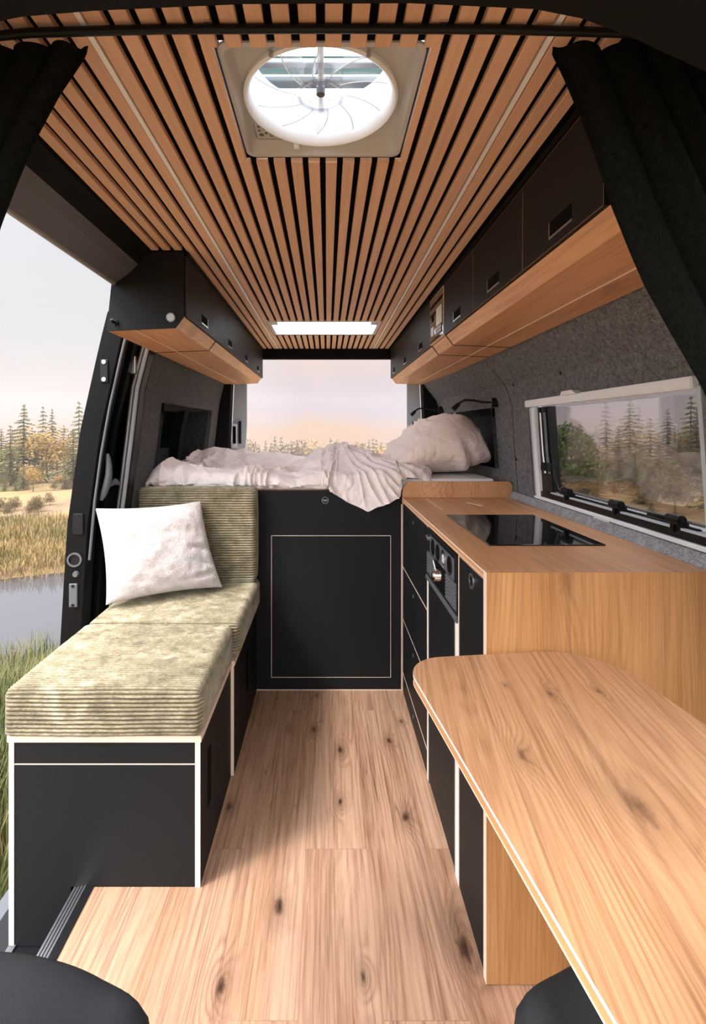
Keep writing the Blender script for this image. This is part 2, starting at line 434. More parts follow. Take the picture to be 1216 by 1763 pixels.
# walls -----------------------------------------------------------------
ysr = [.84, 1.0, 1.215, 1.5, 1.8, 2.2, 2.4, 2.5, 2.66, 2.9, 3.2, 3.55, 3.7, YR]
zsr = [0, .5, .9, .967, 1.008, 1.10, 1.2, 1.3, 1.42, 1.46, 1.52, 1.57, 1.60, 1.65, 1.72, 1.8, 1.95]
wall_r = wall('wall_right', 1, wallx, ysr, zsr, [(1.215, 2.2, 1.008, 1.42), (2.66, 3.55, 1.10, 1.42)], M['felt'])
ysl = [2.33, 2.4, 2.56, 2.8, 3.1, 3.5, 3.65, YR]
wall_l = wall('wall_left', -1, wallx_l, ysl, [0, .5, .9, 1.0, 1.1, 1.2, 1.3, 1.44, 1.52, 1.6, 1.67, 1.8, 1.95], [(2.56, 3.5, 1.0, 1.44)], M['felt_warm'])
def niche(parent, side, y0, y1, z0, z1, x_in, x_out):
    """set-back bay in the wall, splayed sides"""
    bm = B()
    a = [(x_in(z), y, z) for y, z in ((y0, z0), (y1, z0), (y1, z1), (y0, z1))]
    s = .03
    b = [(x_out, y, z) for y, z in ((y0+s, z0), (y1-s, z0), (y1-s, z1-s), (y0+s, z1-s))]
    A = [bm.verts.new((side*p[0], p[1], p[2])) for p in a]; D = [bm.verts.new((side*p[0], p[1], p[2])) for p in b]
    E = [bm.verts.new((side*(p[0]+.02), p[1], p[2])) for p in b]; F = [bm.verts.new((side*(p[0]+.02), p[1], p[2])) for p in a]
    for X, Y in ((A, D), (D, E), (E, F), (F, A)):
        if X is D: continue
        for i in range(4): 
            if X is F: bm.faces.new((X[i], X[(i+1) % 4], Y[(i+1) % 4], Y[i]))
            else: bm.faces.new((X[i], X[(i+1) % 4], Y[(i+1) % 4], Y[i]))
    bm.faces.new(D); bm.faces.new(E)
    # corner gussets (rounded corners of the opening)
    for (yc, zc, sy, sz) in ((y0, z1, 1, -1), (y1, z1, -1, -1)):
        c = .05; pts = [(yc, zc)]
        for k in range(7):
            t = k/6*math.pi/2
            pts.append((yc+sy*(c-c*math.sin(t)), zc+sz*(c-c*math.cos(t))))
        xi = [x_in(q[1])+.004 for q in pts]
        f = [bm.verts.new((side*xx, q[0], q[1])) for xx, q in zip(xi, pts)]; g2 = [bm.verts.new((side*(xx+.012), q[0], q[1])) for xx, q in zip(xi, pts)]
        for k in range(1, 7): bm.faces.new((f[0], f[k], f[k+1])); bm.faces.new((g2[0], g2[k+1], g2[k]))
        for k in range(8): bm.faces.new((f[k], f[(k+1) % 8], g2[(k+1) % 8], g2[k]))
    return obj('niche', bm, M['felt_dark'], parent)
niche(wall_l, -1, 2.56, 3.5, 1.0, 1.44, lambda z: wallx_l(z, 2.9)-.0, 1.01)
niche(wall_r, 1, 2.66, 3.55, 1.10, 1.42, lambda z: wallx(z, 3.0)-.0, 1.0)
bm = B(); tube(bm, [(wallx(z, 2.43), 2.43, z) for z in zsr[3:13]], .002, 6)
obj('seam', bm, M['felt_dark'], wall_r)
for (y, z) in ((2.42, 1.16), (1.86, 1.515), (2.33, 1.515)):
    bm = B(); x = wallx(z, y); cyl(bm, (x-.004, y, z), (x+.01, y, z), .008, seg=12); obj('stud', bm, M['black_plastic'], wall_r)

# left: door header above the open side, rear door-post with grey seal
bm = B()
prism(bm, [(-.603, 1.925), (-.603, 1.905), (-.645, 1.868), (-.70, 1.90), (-.70, 1.96), (-.603, 1.96)], 'y', .5, YR, cap=0)
tag(obj('trim_5', bm, M['black_soft']), kind='structure')
bm = B()
prism(bm, [(-.645, 1.868), (-.668, 1.842), (-.722, 1.802), (-.736, 1.803), (-.80, 1.85), (-.80, 1.96), (-.70, 1.93), (-.69, 1.88)], 'y', .5, 2.30, cap=0)
tag(obj('trim_6', bm, M['header_grey']), kind='structure')
bm = B(); tube(bm, [(-.728, .5, 1.803), (-.728, 2.28, 1.803)], .008); tag(obj('trim_7', bm, M['seal']), kind='structure')
# rear post of the opening
post = [(1.80, -.742), (1.67, -.80), (1.49, -.845), (1.26, -.872), (.944, -.912), (.6, -.945), (.2, -.955), (-.17, -.955)]
bm = B(); L = []
for z, x in post:
    L.append([bm.verts.new(c) for c in ((x, 2.335, z), (x-.004, 2.275, z), (x-.045, 2.262, z), (x-.055, 2.335, z))])
for a, b in zip(L, L[1:]):
    for k in range(4): bm.faces.new((a[k], a[(k+1) % 4], b[(k+1) % 4], b[k]))
bm.faces.new(L[0]); bm.faces.new(L[-1])
tag(obj('trim_8', bm, M['black_gloss'], smooth=False), kind='structure')
bm = B()
for dx, dy, r in ((-.014, -.008, .010), (-.034, -.006, .006)):
    tube(bm, [(x+dx, 2.268+dy, z) for z, x in post], r, 8)
tag(obj('trim_9', bm, M['seal'], smooth=True), kind='structure')
# striker bracket on the post
t = thing('door_striker', 'bright metal striker bracket fixed high on the dark post of the side opening', 'striker', (-.86, 2.25, 1.50))
bm = B(); box(bm, -.905, -.858, 2.236, 2.262, 1.555, 1.635, bev=.004); obj('plate', bm, M['alu'], t)
bm = B(); tube(bm, [(-.895, 2.24, 1.65), (-.95, 2.235, 1.655), (-.965, 2.235, 1.64), (-.968, 2.235, 1.57), (-.95, 2.235, 1.55), (-.895, 2.24, 1.545)], .006); obj('loop', bm, M['black_gloss'], t)
bm = B(); cyl(bm, (-.88, 2.232, 1.595), (-.88, 2.24, 1.595), .009); obj('bolt', bm, M['chrome'], t)

# rear opening ----------------------------------------------------------
bm = B(); box(bm, -.76, .76, YR-.02, YR+.02, 1.837, 1.93); tag(obj('wall_rear', bm, M['black_soft']), kind='structure')
for s, nm in ((-1, 'trim_10'), (1, 'trim_11')):
    bm = B()
    prism(bm, [(s*.605, 1.84), (s*.605, 1.35), (s*.625, .95), (s*.735, .95), (s*.715, 1.30), (s*.69, 1.84)], 'y', YR-.012, YR+.02)
    jm = tag(obj(nm, bm, M['grey_paint']), kind='structure')
    bm = B(); prism(bm, [(s*.70, 1.84), (s*.725, 1.3), (s*.735, .95), (s*.89, .95), (s*.84, 1.5), (s*.76, 1.84)], 'y', YR-.09, YR+.02); obj('black_trim', bm, M['black_soft'], jm)  # black pillar trim outside the grey jamb
    k = thing('door_latch', ('%s of the two pale grey rear door latch housings flanking the rear opening' % ('left' if s < 0 else 'right')), 'latch', (s*.66, YR-.02, 1.2))
    bm = B(); xa, xb = sorted((s*.675, s*.715)); box(bm, xa, xb, YR-.03, YR-.013, 1.17, 1.35, bev=.004); obj('housing', bm, M['white_plastic'], k)
    bm = B(); xa, xb = sorted((s*.684, s*.706)); box(bm, xa, xb, YR-.033, YR-.028, 1.20, 1.33); obj('slot', bm, M['void'], k)
    bm = B(); xa, xb = sorted((s*.645, s*.665)); box(bm, xa, xb, YR-.03, YR-.013, 1.20, 1.37, bev=.003); obj('catch', bm, M['black_plastic'], k)

# ceiling ---------------------------------------------------------------
HX0, HX1, HY0, HY1 = -.184, .168, .80, 1.144       # fan hole
SX0, SX1, SY0, SY1 = -.335, .305, 2.83, 3.22       # rear rooflight hole
bm = B()
def slab(bm, x0, x1, y0, y1, z0, z1, holes):
    xs = sorted({x0, x1, *[h[0] for h in holes], *[h[1] for h in holes]}); ys = sorted({y0, y1, *[h[2] for h in holes], *[h[3] for h in holes]})
    for i in range(len(xs)-1):
        for j in range(len(ys)-1):
            xc, yc = (xs[i]+xs[i+1])/2, (ys[j]+ys[j+1])/2
            if any(h[0] < xc < h[1] and h[2] < yc < h[3] for h in holes): continue
            box(bm, xs[i], xs[i+1], ys[j], ys[j+1], z0, z1)
slab(bm, -.76, .76, .60, YR+.02, ZC+.0115, ZC+.05, [(HX0, HX1, HY0, HY1), (SX0, SX1, SY0, SY1)])
ceil = tag(obj('ceiling', bm, M['backing']), kind='structure')
PITCH = .715/18; XL = -.367
bm = B()
def slat(bm, xc, y0, y1):
    w = .0131
    prism(bm, [(xc-w, ZC+.012), (xc-w, ZC+.0012), (xc-w+.0012, ZC), (xc+w-.0012, ZC), (xc+w, ZC+.0012), (xc+w, ZC+.012)], 'y', y0, y1)
for k in list(range(-6, 0))+list(range(0, 18))+list(range(18, 21)):
    xc = XL+PITCH*(k+.5)
    if k >= 18: xc = XL+PITCH*(k+.5)+.002
    segs = [(.60, YR-.03)]
    if xc < -.478: segs = [(.60, 1.70)]
    for (hx0, hx1, hy0, hy1) in ((HX0, HX1, HY0, HY1), (SX0-.008, SX1+.008, SY0-.01, SY1+.01)):
        if hx0-.0131 < xc < hx1+.0131:
            lo_, hi_ = (xc-.0131, hx0) if xc < (hx0+hx1)/2 else (hx1, xc+.0131)
            if hi_-lo_ > .003: box(bm, lo_, hi_, hy0, hy1, ZC, ZC+.012)
            ns = []
            for a, b in segs:
                if a < hy0 and b > hy1: ns += [(a, hy0), (hy1, b)]
                else: ns.append((a, b))
            segs = ns
    for a, b in segs: slat(bm, xc, a, b)
obj('slat_panel', bm, M['slat'], ceil)
for nm, x in (('left', XL-.001), ('right', XL+.715+.001)):
    bm = B(); box(bm, x-.0045, x+.0045, .62, YR-.03, ZC-.0005, ZC+.0115)
    o = obj('light_strip', bm, M['led']); tag(o, 'pale thin light strip set between the ceiling slats, %s one of the two' % nm, 'light strip')
# black cove between slats and the right cabinets
bm = B(); box(bm, .4705, .484, .60, YR-.03, ZC+.002, ZC+.0115); obj('edge_band', bm, M['backing'], ceil)

# cab headliner with arched edge, curtain rail
bm = B()
arch = [(-.92, 1.25), (-.80, 1.56), (-.65, 1.715), (-.5, 1.772), (-.365, 1.797), (-.28, 1.804), (-.1, 1.812), (.1, 1.813), (.25, 1.806), (.305, 1.795), (.36, 1.775), (.5, 1.71), (.65, 1.61), (.80, 1.45), (.92, 1.25)]
A = [(x, z) for x, z in arch]
lo = [bm.verts.new((x, .60, z)) for x, z in A]; hi = [bm.verts.new((x, .60, 1.99)) for x, z in A]
lo2 = [bm.verts.new((x, .2, z-.02)) for x, z in A]; hi2 = [bm.verts.new((x, .2, 1.99)) for x, z in A]
n = len(A)
for i in range(n-1):
    for P_, Q_ in ((lo, hi), (hi, hi2), (hi2, lo2), (lo2, lo)):
        bm.faces.new((P_[i], P_[i+1], Q_[i+1], Q_[i]))
for i in (0, n-1): bm.faces.new((lo[i], hi[i], hi2[i], lo2[i]))
tag(obj('trim_12', bm, M['black_soft']), kind='structure')
bm = B()
tube(bm, [(x, .754, z) for x, z in ((-.80, 1.845), (-.62, 1.883), (-.45, 1.900), (-.25, 1.9055), (0, 1.9065), (.25, 1.9055), (.45, 1.900), (.62, 1.883), (.80, 1.845))], .0065, 8)
rail = tag(obj('curtain_rail', bm, M['black_plastic'], smooth=True), 'slim black curtain rail bowed across the slatted ceiling near the cab', 'curtain rail')
for x in (-.315, -.235, .232, .345, -.31+.0):
    pass
for x in (-.178, .175):
    bm = B(); box(bm, x-.006, x+.006, .745, .7475, 1.9095, 1.9125); obj('clip', bm, M['alu'], rail)

# ------------------------------------------------------------------ rooflight at the back
sk = thing('rooflight', 'bright rectangular rooflight with clear corner catches near the rear of the slatted ceiling', 'rooflight', (-.015, 3.02, ZC))
bm = B(); slab(bm, SX0-.006, SX1+.006, SY0-.006, SY1+.006, ZC+.003, ZC+.0115, [(SX0+.012, SX1-.012, SY0+.012, SY1-.012)]); obj('frame', bm, M['cream_plastic'], sk)
bm = B(); slab(bm, SX0, SX1, SY0, SY1, ZC+.0116, ZC+.06, [(SX0+.006, SX1-.006, SY0+.006, SY1-.006)]); obj('shaft', bm, M['white_plastic'], sk)
bm = B(); box(bm, SX0+.005, SX1-.005, SY0+.005, SY1-.005, ZC+.03, ZC+.033); obj('pane', bm, M['frosted'], sk)
for x in (SX0+.03, SX1-.03):
    bm = B(); box(bm, x-.02, x+.02, SY0+.03, SY0+.10, ZC+.004, ZC+.02, bev=.003); obj('catch', bm, M['cream_plastic'], sk)

# ------------------------------------------------------------------ roof fan
fx, fy = (HX0+HX1)/2, (HY0+HY1)/2
fan = thing('roof_fan', 'square roof vent fan with clear blades in a cream surround, set into the slatted ceiling', 'fan', (fx, fy, ZC))
bm = B()
def rsq(hx, hy, r, z, n=5):
    o = []
    for sx, sy, a0 in ((1, 1, 0), (-1, 1, 90), (-1, -1, 180), (1, -1, 270)):
        for k in range(n+1):
            a = R(a0+90*k/n); o.append(Vector((fx+sx*(hx-r)+r*math.cos(a), fy+sy*(hy-r)+r*math.sin(a), z)))
    return o
hx, hy = (HX1-HX0)/2, (HY1-HY0)/2
prof = [(hx-.003, hy-.003, .02, ZC+.015), (hx-.004, hy-.004, .02, ZC+.011), (hx-.012, hy-.012, .02, ZC+.010), (hx-.024, hy-.030, .02, ZC+.034), (hx-.026, hy-.032, .02, ZC+.036)]
rings = [[bm.verts.new(p) for p in rsq(*q)] for q in prof]
m = len(rings[0])
for a, b in zip(rings, rings[1:]):
    for i in range(m): bm.faces.new((a[i], a[(i+1) % m], b[(i+1) % m], b[i]))
# shelf with a round opening
cr = .143; cx, cy = fx-.004, fy
circ = [bm.verts.new((cx+cr*math.cos(2*math.pi*(i+.5)/m), cy+cr*math.sin(2*math.pi*(i+.5)/m), ZC+.036)) for i in range(m)]
# match starting angle: ring starts at +x side
for i in range(m):
    bm.faces.new((rings[-1][i], rings[-1][(i+1) % m], circ[(i+1) % m], circ[i]))
obj('surround', bm, M['cream_plastic'], fan, smooth=True)
bm = B()
NS = 64
pr = [(.147, .036), (.149, .026), (.145, .022), (.140, .026), (.136, .045), (.134, .12)]
rr = [[bm.verts.new((cx+r*math.cos(2*math.pi*i/NS), cy+r*math.sin(2*math.pi*i/NS), ZC+z)) for i in range(NS)] for r, z in pr]
for a, b in zip(rr, rr[1:]):
    for i in range(NS): bm.faces.new((a[i], a[(i+1) % NS], b[(i+1) % NS], b[i]))
obj('fan_ring', bm, M['white_plastic'], fan, smooth=True)
bm = B(); cyl(bm, (cx, cy, ZC+.036), (cx, cy, ZC+.072), .045, .042, seg=32, caps=False); cyl(bm, (cx, cy, ZC+.072), (cx, cy, ZC+.073), .042, .010, seg=32, caps=False); ring(bm, (cx, cy, ZC+.035), (0, 0, 1), .046, .040, .004)
for k in range(12):
    a = R(30*k); cyl(bm, (cx+.012*math.cos(a), cy+.012*math.sin(a), ZC+.05), (cx+.042*math.cos(a), cy+.042*math.sin(a), ZC+.05), .0016, seg=6)
obj('hub', bm, M['clear'], fan, smooth=True)
bm = B(); cyl(bm, (cx, cy, ZC+.040), (cx, cy, ZC+.062), .0085, seg=16); obj('spindle', bm, M['grey_plastic'], fan, smooth=True)
for k in range(10):
    a0 = R(36*k+8); bm = B(); rows = []
    for i in range(9):
        t = i/8; r = .046+.084*t; sw = .35*t
        row = []
        for j, (da, dz) in enumerate(((-.16, 0), (0, .014), (.20, .034))):
            w = (.7+.5*t)
            a = a0+sw+da*w*(.09/(r+.03))
            row.append(bm.verts.new((cx+r*math.cos(a), cy+r*math.sin(a), ZC+.040+dz)))
        rows.append(row)
    for a, b in zip(rows, rows[1:]):
        for j in range(2): bm.faces.new((a[j], a[j+1], b[j+1], b[j]))
    bl = obj('blade', bm, M['clear'], fan, smooth=True)
    bm = B(); tube(bm, [(cx+(.046+.084*i/8)*math.cos(a0+.35*i/8-.16*(.7+.5*i/8)*(.09/(.046+.084*i/8+.03))), cy+(.046+.084*i/8)*math.sin(a0+.35*i/8-.16*(.7+.5*i/8)*(.09/(.046+.084*i/8+.03))), ZC+.040) for i in range(9)], .0009, 5)
    obj('rib', bm, M['white_plastic'], bl)
bm = B(); box(bm, cx-.006, cx+.006, cy-.134, cy+.134, ZC+.092, ZC+.100, bev=.002); obj('motor_arm', bm, M['white_plastic'], fan)
for sx in (-1, 1):
    bm = B(); cyl(bm, (cx+sx*.083, cy-.125, ZC+.022), (cx+sx*.083, cy-.125, ZC+.03), .004, seg=10); obj('screw', bm, M['alu'], fan)
bm = B(); box(bm, cx-.062, cx-.050, cy+.138, cy+.150, ZC+.018, ZC+.032, bev=.002); obj('ring_clip', bm, M['white_plastic'], fan)
# raised lid, open: frosted dome + bars seen between ring and sky
bm = B()
for (yy, h, w) in ((1.045, .018, .20), (1.103, .028, .20)):
    box(bm, cx-w, cx+w, yy-h/2, yy+h/2, ZC+.150, ZC+.160, bev=.003)
obj('lid_bar', bm, M['grey_paint'], fan)
bm = B(); slab(bm, cx-.22, cx+.22, cy-.25, cy+.25, ZC+.17, ZC+.176, [(cx-.19, cx+.19, 1.045, 1.103)]); obj('lid', bm, M['frosted'], fan)
bm = B(); box(bm, cx-.189, cx+.189, 1.046, 1.102, ZC+.172, ZC+.174); obj('lid_window', bm, M['tinted_green'], fan)
# control pad in the far-left corner with its symbols
pad = B(); 
pts = [(HX0+.030, HY1-.034), (HX0+.030, HY1-.092), (HX0+.040, HY1-.10), (HX0+.050, HY1-.085), (HX0+.075, HY1-.055), (HX0+.10, HY1-.043), (HX0+.108, HY1-.034)]
prism(pad, [(a, b) for a, b in pts], 'z', ZC+.0345, ZC+.0358); pd = obj('control_pad', pad, M['cream_plastic'], fan)
bm = B()
zt = ZC+.0340
def tri(bm, x, y, s, flip=1): prism(bm, [(x-s, y-s*flip*.8), (x+s, y-s*flip*.8), (x, y+s*flip)], 'z', zt, zt+.0006)
tri(bm, HX0+.038, HY1-.078, .0042); tri(bm, HX0+.038, HY1-.066, .0042, -1)
tri(bm, HX0+.049, HY1-.070, .0035)
ring(bm, (HX0+.041, HY1-.050, zt), (0, 0, 1), .0055, .0, .0006, 16)
ring(bm, (HX0+.052, HY1-.056, zt), (0, 0, 1), .0035, .0, .0006, 16)
ring(bm, (HX0+.063, HY1-.048, zt), (0, 0, 1), .0048, .0030, .0006, 16)
ring(bm, (HX0+.084, HY1-.046, zt), (0, 0, 1), .0036, .0022, .0006, 16)
for k in range(3): box(bm, HX0+.073+.003*k, HX0+.0745+.003*k, HY1-.048, HY1-.042, zt, zt+.0006)
box(bm, HX0+.0285, HX0+.0295, HY1-.09, HY1-.034, zt, zt+.0006); box(bm, HX0+.0285, HX0+.105, HY1-.0345, HY1-.0335, zt, zt+.0006)
obj('symbol', bm, M['grey_plastic'], pd)

# ------------------------------------------------------------------ overhead cabinets
def overhead(side, y0, y1, doors, label, near_black=False, handles=None, z_top=ZC-.002, board_end=True):
    s = side
    t = thing('overhead_cabinet', label, 'cabinet', (s*.62, (y0+y1)/2, 1.645), None)
    wx = .752
    pr = [(.490, z_top), (.490, 1.6895), (.518, 1.651), (wx, 1.641), (.722, z_top)]
    pts = [(s*a, b) for a, b in pr]
    bm = B(); prism(bm, pts, 'y', y0+.0015, y1-.0015, mats=[1, 0, 0, 0, 0], cap=1)
    obj('body', bm, [M['oak_over'], M['black']], t)
    # black reveal lines at the joints
    for yy in ((y0,) if y0 > .9 else ()):
        bm = B(); q = [(.488, z_top), (.488, 1.6885), (.5172, 1.6495), (wx, 1.6395), (.724, z_top)]
        prism(bm, [(s*a, b) for a, b in q], 'y', yy-.002, yy+.0045); obj('end_panel', bm, M['black'], t)
    bm = B(); xa, xb = sorted((s*.655, s*.6585)); box(bm, xa, xb, y0+.003, y1-.003, 1.6425+.0005, 1.6462); obj('inlay_strip', bm, M['birch'], t)
    for (a, b, hy) in doors:
        bm = B(); xa, xb = sorted((s*.480, s*.4895)); board(bm, xa, xb, a+.0012, b-.0012, 1.6905, z_top-.016, 'x', .0009)
        for f in bm.faces:
            if abs(f.normal.x) < .5: f.material_index = 0
        d = obj('door', bm, [M['black'], M['ply']], t)
        if hy:
            w, h = .047, .016; zc = 1.73
            bm = B(); xa, xb = sorted((s*.4792, s*.4801)); box(bm, xa, xb, hy-w/1, hy+w/1, zc-h, zc+h); hd = obj('handle', bm, M['void'], d)
            bm = B(); xa, xb = sorted((s*.4775, s*.4800)); box(bm, xa, xb, hy-w-.003, hy+w+.003, zc-h-.0045, zc-h); box(bm, xa, xb, hy+w, hy+w+.003, zc-h, zc+h); obj('handle_lip', bm, M['alu'], hd)
    bm = B(); xa, xb = sorted((s*.474, s*.480)); box(bm, xa, xb, y0, y1, z_top-.012, z_top); obj('top_rail', bm, M['black_soft'], t)
    return t
r1 = overhead(1, .86, 2.05, [(.865, 1.226, 1.026), (1.226, 1.64, 1.44), (1.64, 2.05, 1.842)], 'long black overhead cabinet with oak underside above the side window, partly behind the curtain')
r2 = overhead(1, 2.05, 2.316, [], 'narrow glossy overhead control cabinet between the two longer right-hand cabinets')
r3 = overhead(1, 2.316, 3.76, [(2.316, 2.82, 2.56), (2.82, 3.31, 3.08), (3.31, 3.76, 3.57)], 'black overhead cabinet with oak underside above the big bed pillow')
l1 = overhead(-1, 1.706, 2.19, [(1.706, 2.19, 1.96)], 'black overhead cabinet nearest the open side door, with a round button on its end panel')
l2 = overhead(-1, 2.19, 3.74, [(2.19, 2.72, 2.476), (2.72, 3.24, 2.98), (3.24, 3.74, 3.48)], 'long black overhead cabinet with oak underside over the left end of the bed')
# control cabinet face
bm = B(); board(bm, .478, .4895, 2.053, 2.313, 1.692, 1.895, 'x', .0035)
f = obj('control_panel', bm, [M['hob'], M['birch']], r2)
bm = B(); box(bm, .4755, .478, 2.075, 2.175, 1.752, 1.828, bev=.001); obj('display', bm, M['white_plastic'], f)
bm = B(); box(bm, .4755, .478, 2.075, 2.19, 1.712, 1.748, bev=.001); kp = obj('keypad', bm, M['grey_plastic'], f)
bm = B()
for i in range(4):
    for j in range(2): box(bm, .4745, .4755, 2.085+.025*i, 2.095+.025*i, 1.720+.014*j, 1.727+.014*j)
obj('button', bm, M['white_plastic'], kp)
bm = B(); box(bm, .4755, .478, 2.235, 2.285, 1.725, 1.765, bev=.001); obj('switch', bm, M['white_plastic'], f)
bm = B(); cyl(bm, (.4755, 2.255, 1.80), (.478, 2.255, 1.80), .012); obj('socket', bm, M['void'], f)
# left end panel button and hook
bm = B(); cyl(bm, (-.532, 1.7035, 1.685), (-.532, 1.697, 1.685), .0155, .0145, seg=28); bt = obj('round_button', bm, M['grey_paint'], l1, smooth=False)
bm = B(); ring(bm, (-.532, 1.6975, 1.685), (0, -1, 0), .0135, .0125, .0006); obj('button_ring', bm, M['grey_plastic'], bt)
hk = thing('coat_hook', 'tiny black hook on the end panel of the left overhead cabinet', 'hook', (-.722, 1.70, 1.66))
bm = B(); cyl(bm, (-.722, 1.7035, 1.668), (-.722, 1.698, 1.668), .010, seg=14); obj('base', bm, M['black_plastic'], hk)
bm = B(); tube(bm, [(-.722, 1.700, 1.668), (-.722, 1.682, 1.664), (-.722, 1.674, 1.672)], [.005, .004, .006]); obj('peg', bm, M['black_plastic'], hk, smooth=True)
# ------------------------------------------------------------------ benches
def bench(y0, y1, x1, zt, label, front):
    x0 = -.905
    t = thing('bench_box', label, 'bench', ((x0+x1)/2, (y0+y1)/2, 0), 'black bench boxes under the corduroy cushions')
    # lid with pale edge
    bm = B(); fs = box(bm, x0-.004, x1+.003, y0-.002, y1, zt-.018, zt)
    obj('lid', bm, M['birch'], t)
    th = .015; zl = -.168
    bm = B(); board(bm, x1-th, x1, y0, y1-.004, .0005, zt-.0185, 'x', .0022); sp = obj('side_panel', bm, [M['black'], M['birch']], t)
    bm = B(); board(bm, x0, x0+th, y0, y1-.004, zl, zt-.0185, 'x', .002); obj('side_panel', bm, [M['black'], M['birch']], t)
    bm = B()
    if front:
        yf = y0+.002
        prism(bm, [(x0+th, zl), (-.729, zl), (-.729, .0005), (x1-th, .0005), (x1-th, zt-.019), (x0+th, zt-.019)], 'y', yf, yf+.015)
        pn = obj('front_panel', bm, M['black'], t)
        bm = B(); box(bm, x0+th, x1-th, yf-.0008, yf+.002, .3485, .3515); obj('inlay_strip', bm, M['birch'], pn)
    # long grip slot in the aisle side
    yc = (y0+y1)/2-.12 if front else (y0+y1)/2
    bm = B(); box(bm, x1-.001, x1+.0015, yc-.02, yc+.02, .16, .33, bev=.0007); obj('grip_slot', bm, M['void'], sp)
    return t
bench(1.42, 1.876, -.360, .432, 'black bench box with pale plywood edges, front one beside the step', True)
bench(1.880, YB-.005, -.350, .432, 'black bench box with pale edge, rear one against the bed box', False)

def rib_cushion(name, label, x0, x1, y0, y1, z0, z1, group, ribs='x', pitch=.0118, amp=.0046, r=.022, seed=0):
    """cushion with cord ribs running along X, profile walked round the YZ outline"""
    # outline with rounded corners and a slight crown
    P = []
    def arc(cy, cz, a0):
        for k in range(9): P.append((cy+r*math.cos(R(a0+90*k/8)), cz+r*math.sin(R(a0+90*k/8))))
    arc(y1-r, z1-r, 0); arc(y0+r, z1-r, 90); arc(y0+r, z0+r, 180); arc(y1-r, z0+r, 270)
    P.append(P[0])
    L = [0]
    for a, b in zip(P, P[1:]): L.append(L[-1]+math.hypot(b[0]-a[0], b[1]-a[1]))
    tot = L[-1]; nr = round(tot/pitch); n = nr*6
    pts = []; nrm = []
    j = 0
    for i in range(n):
        s = tot*i/n
        while L[j+1] < s: j += 1
        u = (s-L[j])/(L[j+1]-L[j]+1e-9)
        pts.append((P[j][0]+(P[j+1][0]-P[j][0])*u, P[j][1]+(P[j+1][1]-P[j][1])*u))
    for i in range(n):
        a = pts[i-3]; b = pts[(i+3) % n]; d = Vector((b[0]-a[0], b[1]-a[1])).normalized(); nrm.append((d.y, -d.x))
    bm = B(); nx = 46; cols = []; groove = []
    for k in range(nx+1):
        u = k/nx; x = x0+(x1-x0)*u
        # side rounding
        e = min(u, 1-u)*(x1-x0); sh = 0
        if e < r: sh = (r-math.sqrt(max(0, r*r-(r-e)**2)))
        row = []
        for i, (p, q) in enumerate(zip(pts, nrm)):
            ph = 2*math.pi*i/6
            w = mn.noise(Vector((x*5+seed, p[0]*5, p[1]*5)))
            ph += .9*mn.noise(Vector((x*9, i*.05, seed)))
            rib = amp*(abs(math.cos(ph/2))**.7*1.6-1)*(1+.5*mn.noise(Vector((x*40, i*.7, seed))))
            crown = .004*w
            d = rib+crown-sh
            row.append(bm.verts.new((x, p[0]+q[0]*d, p[1]+q[1]*d))); groove.append(min(1, max(0, (.62-abs(math.cos(ph/2)))*2.1)))
        cols.append(row)
    for a, b in zip(cols, cols[1:]):
        for i in range(n): bm.faces.new((a[i], a[(i+1) % n], b[(i+1) % n], b[i]))
    for row in (cols[0], cols[-1]):
        cc = bm.verts.new((row[0].co.x+(.004 if row is cols[-1] else -.004), (y0+y1)/2, (z0+z1)/2))
        mid = [bm.verts.new(v.co.lerp(cc.co, .5)+Vector((.004 if row is cols[-1] else -.004, 0, 0))) for v in row]
        for i in range(n):
            bm.faces.new((row[i], row[(i+1) % n], mid[(i+1) % n], mid[i])); bm.faces.new((mid[i], mid[(i+1) % n], cc))
    o = obj(name, bm, M['cord'], None, smooth=True)
    at = o.data.attributes.new('groove_shade', 'FLOAT', 'POINT')  # per-vertex mask for the groove shade painted into the cord colour
    for i, g in enumerate(groove): at.data[i].value = g
    return tag(o, label, 'cushion', group)
G = 'olive corduroy bench cushions'
rib_cushion('seat_cushion', 'olive corduroy seat cushion nearest the camera, on the front bench box', -.918, -.354, 1.405, 1.892, .433, .568, G, seed=1)
rib_cushion('seat_cushion', 'olive corduroy seat cushion under the cream plush pillow', -.918, -.332, 1.896, 2.492, .433, .566, G, seed=5)
rib_cushion('back_cushion', 'upright olive corduroy back cushion standing against the bed box', -.912, -.342, 2.395, 2.490, .5665, 1.022, G, seed=9, r=.02)

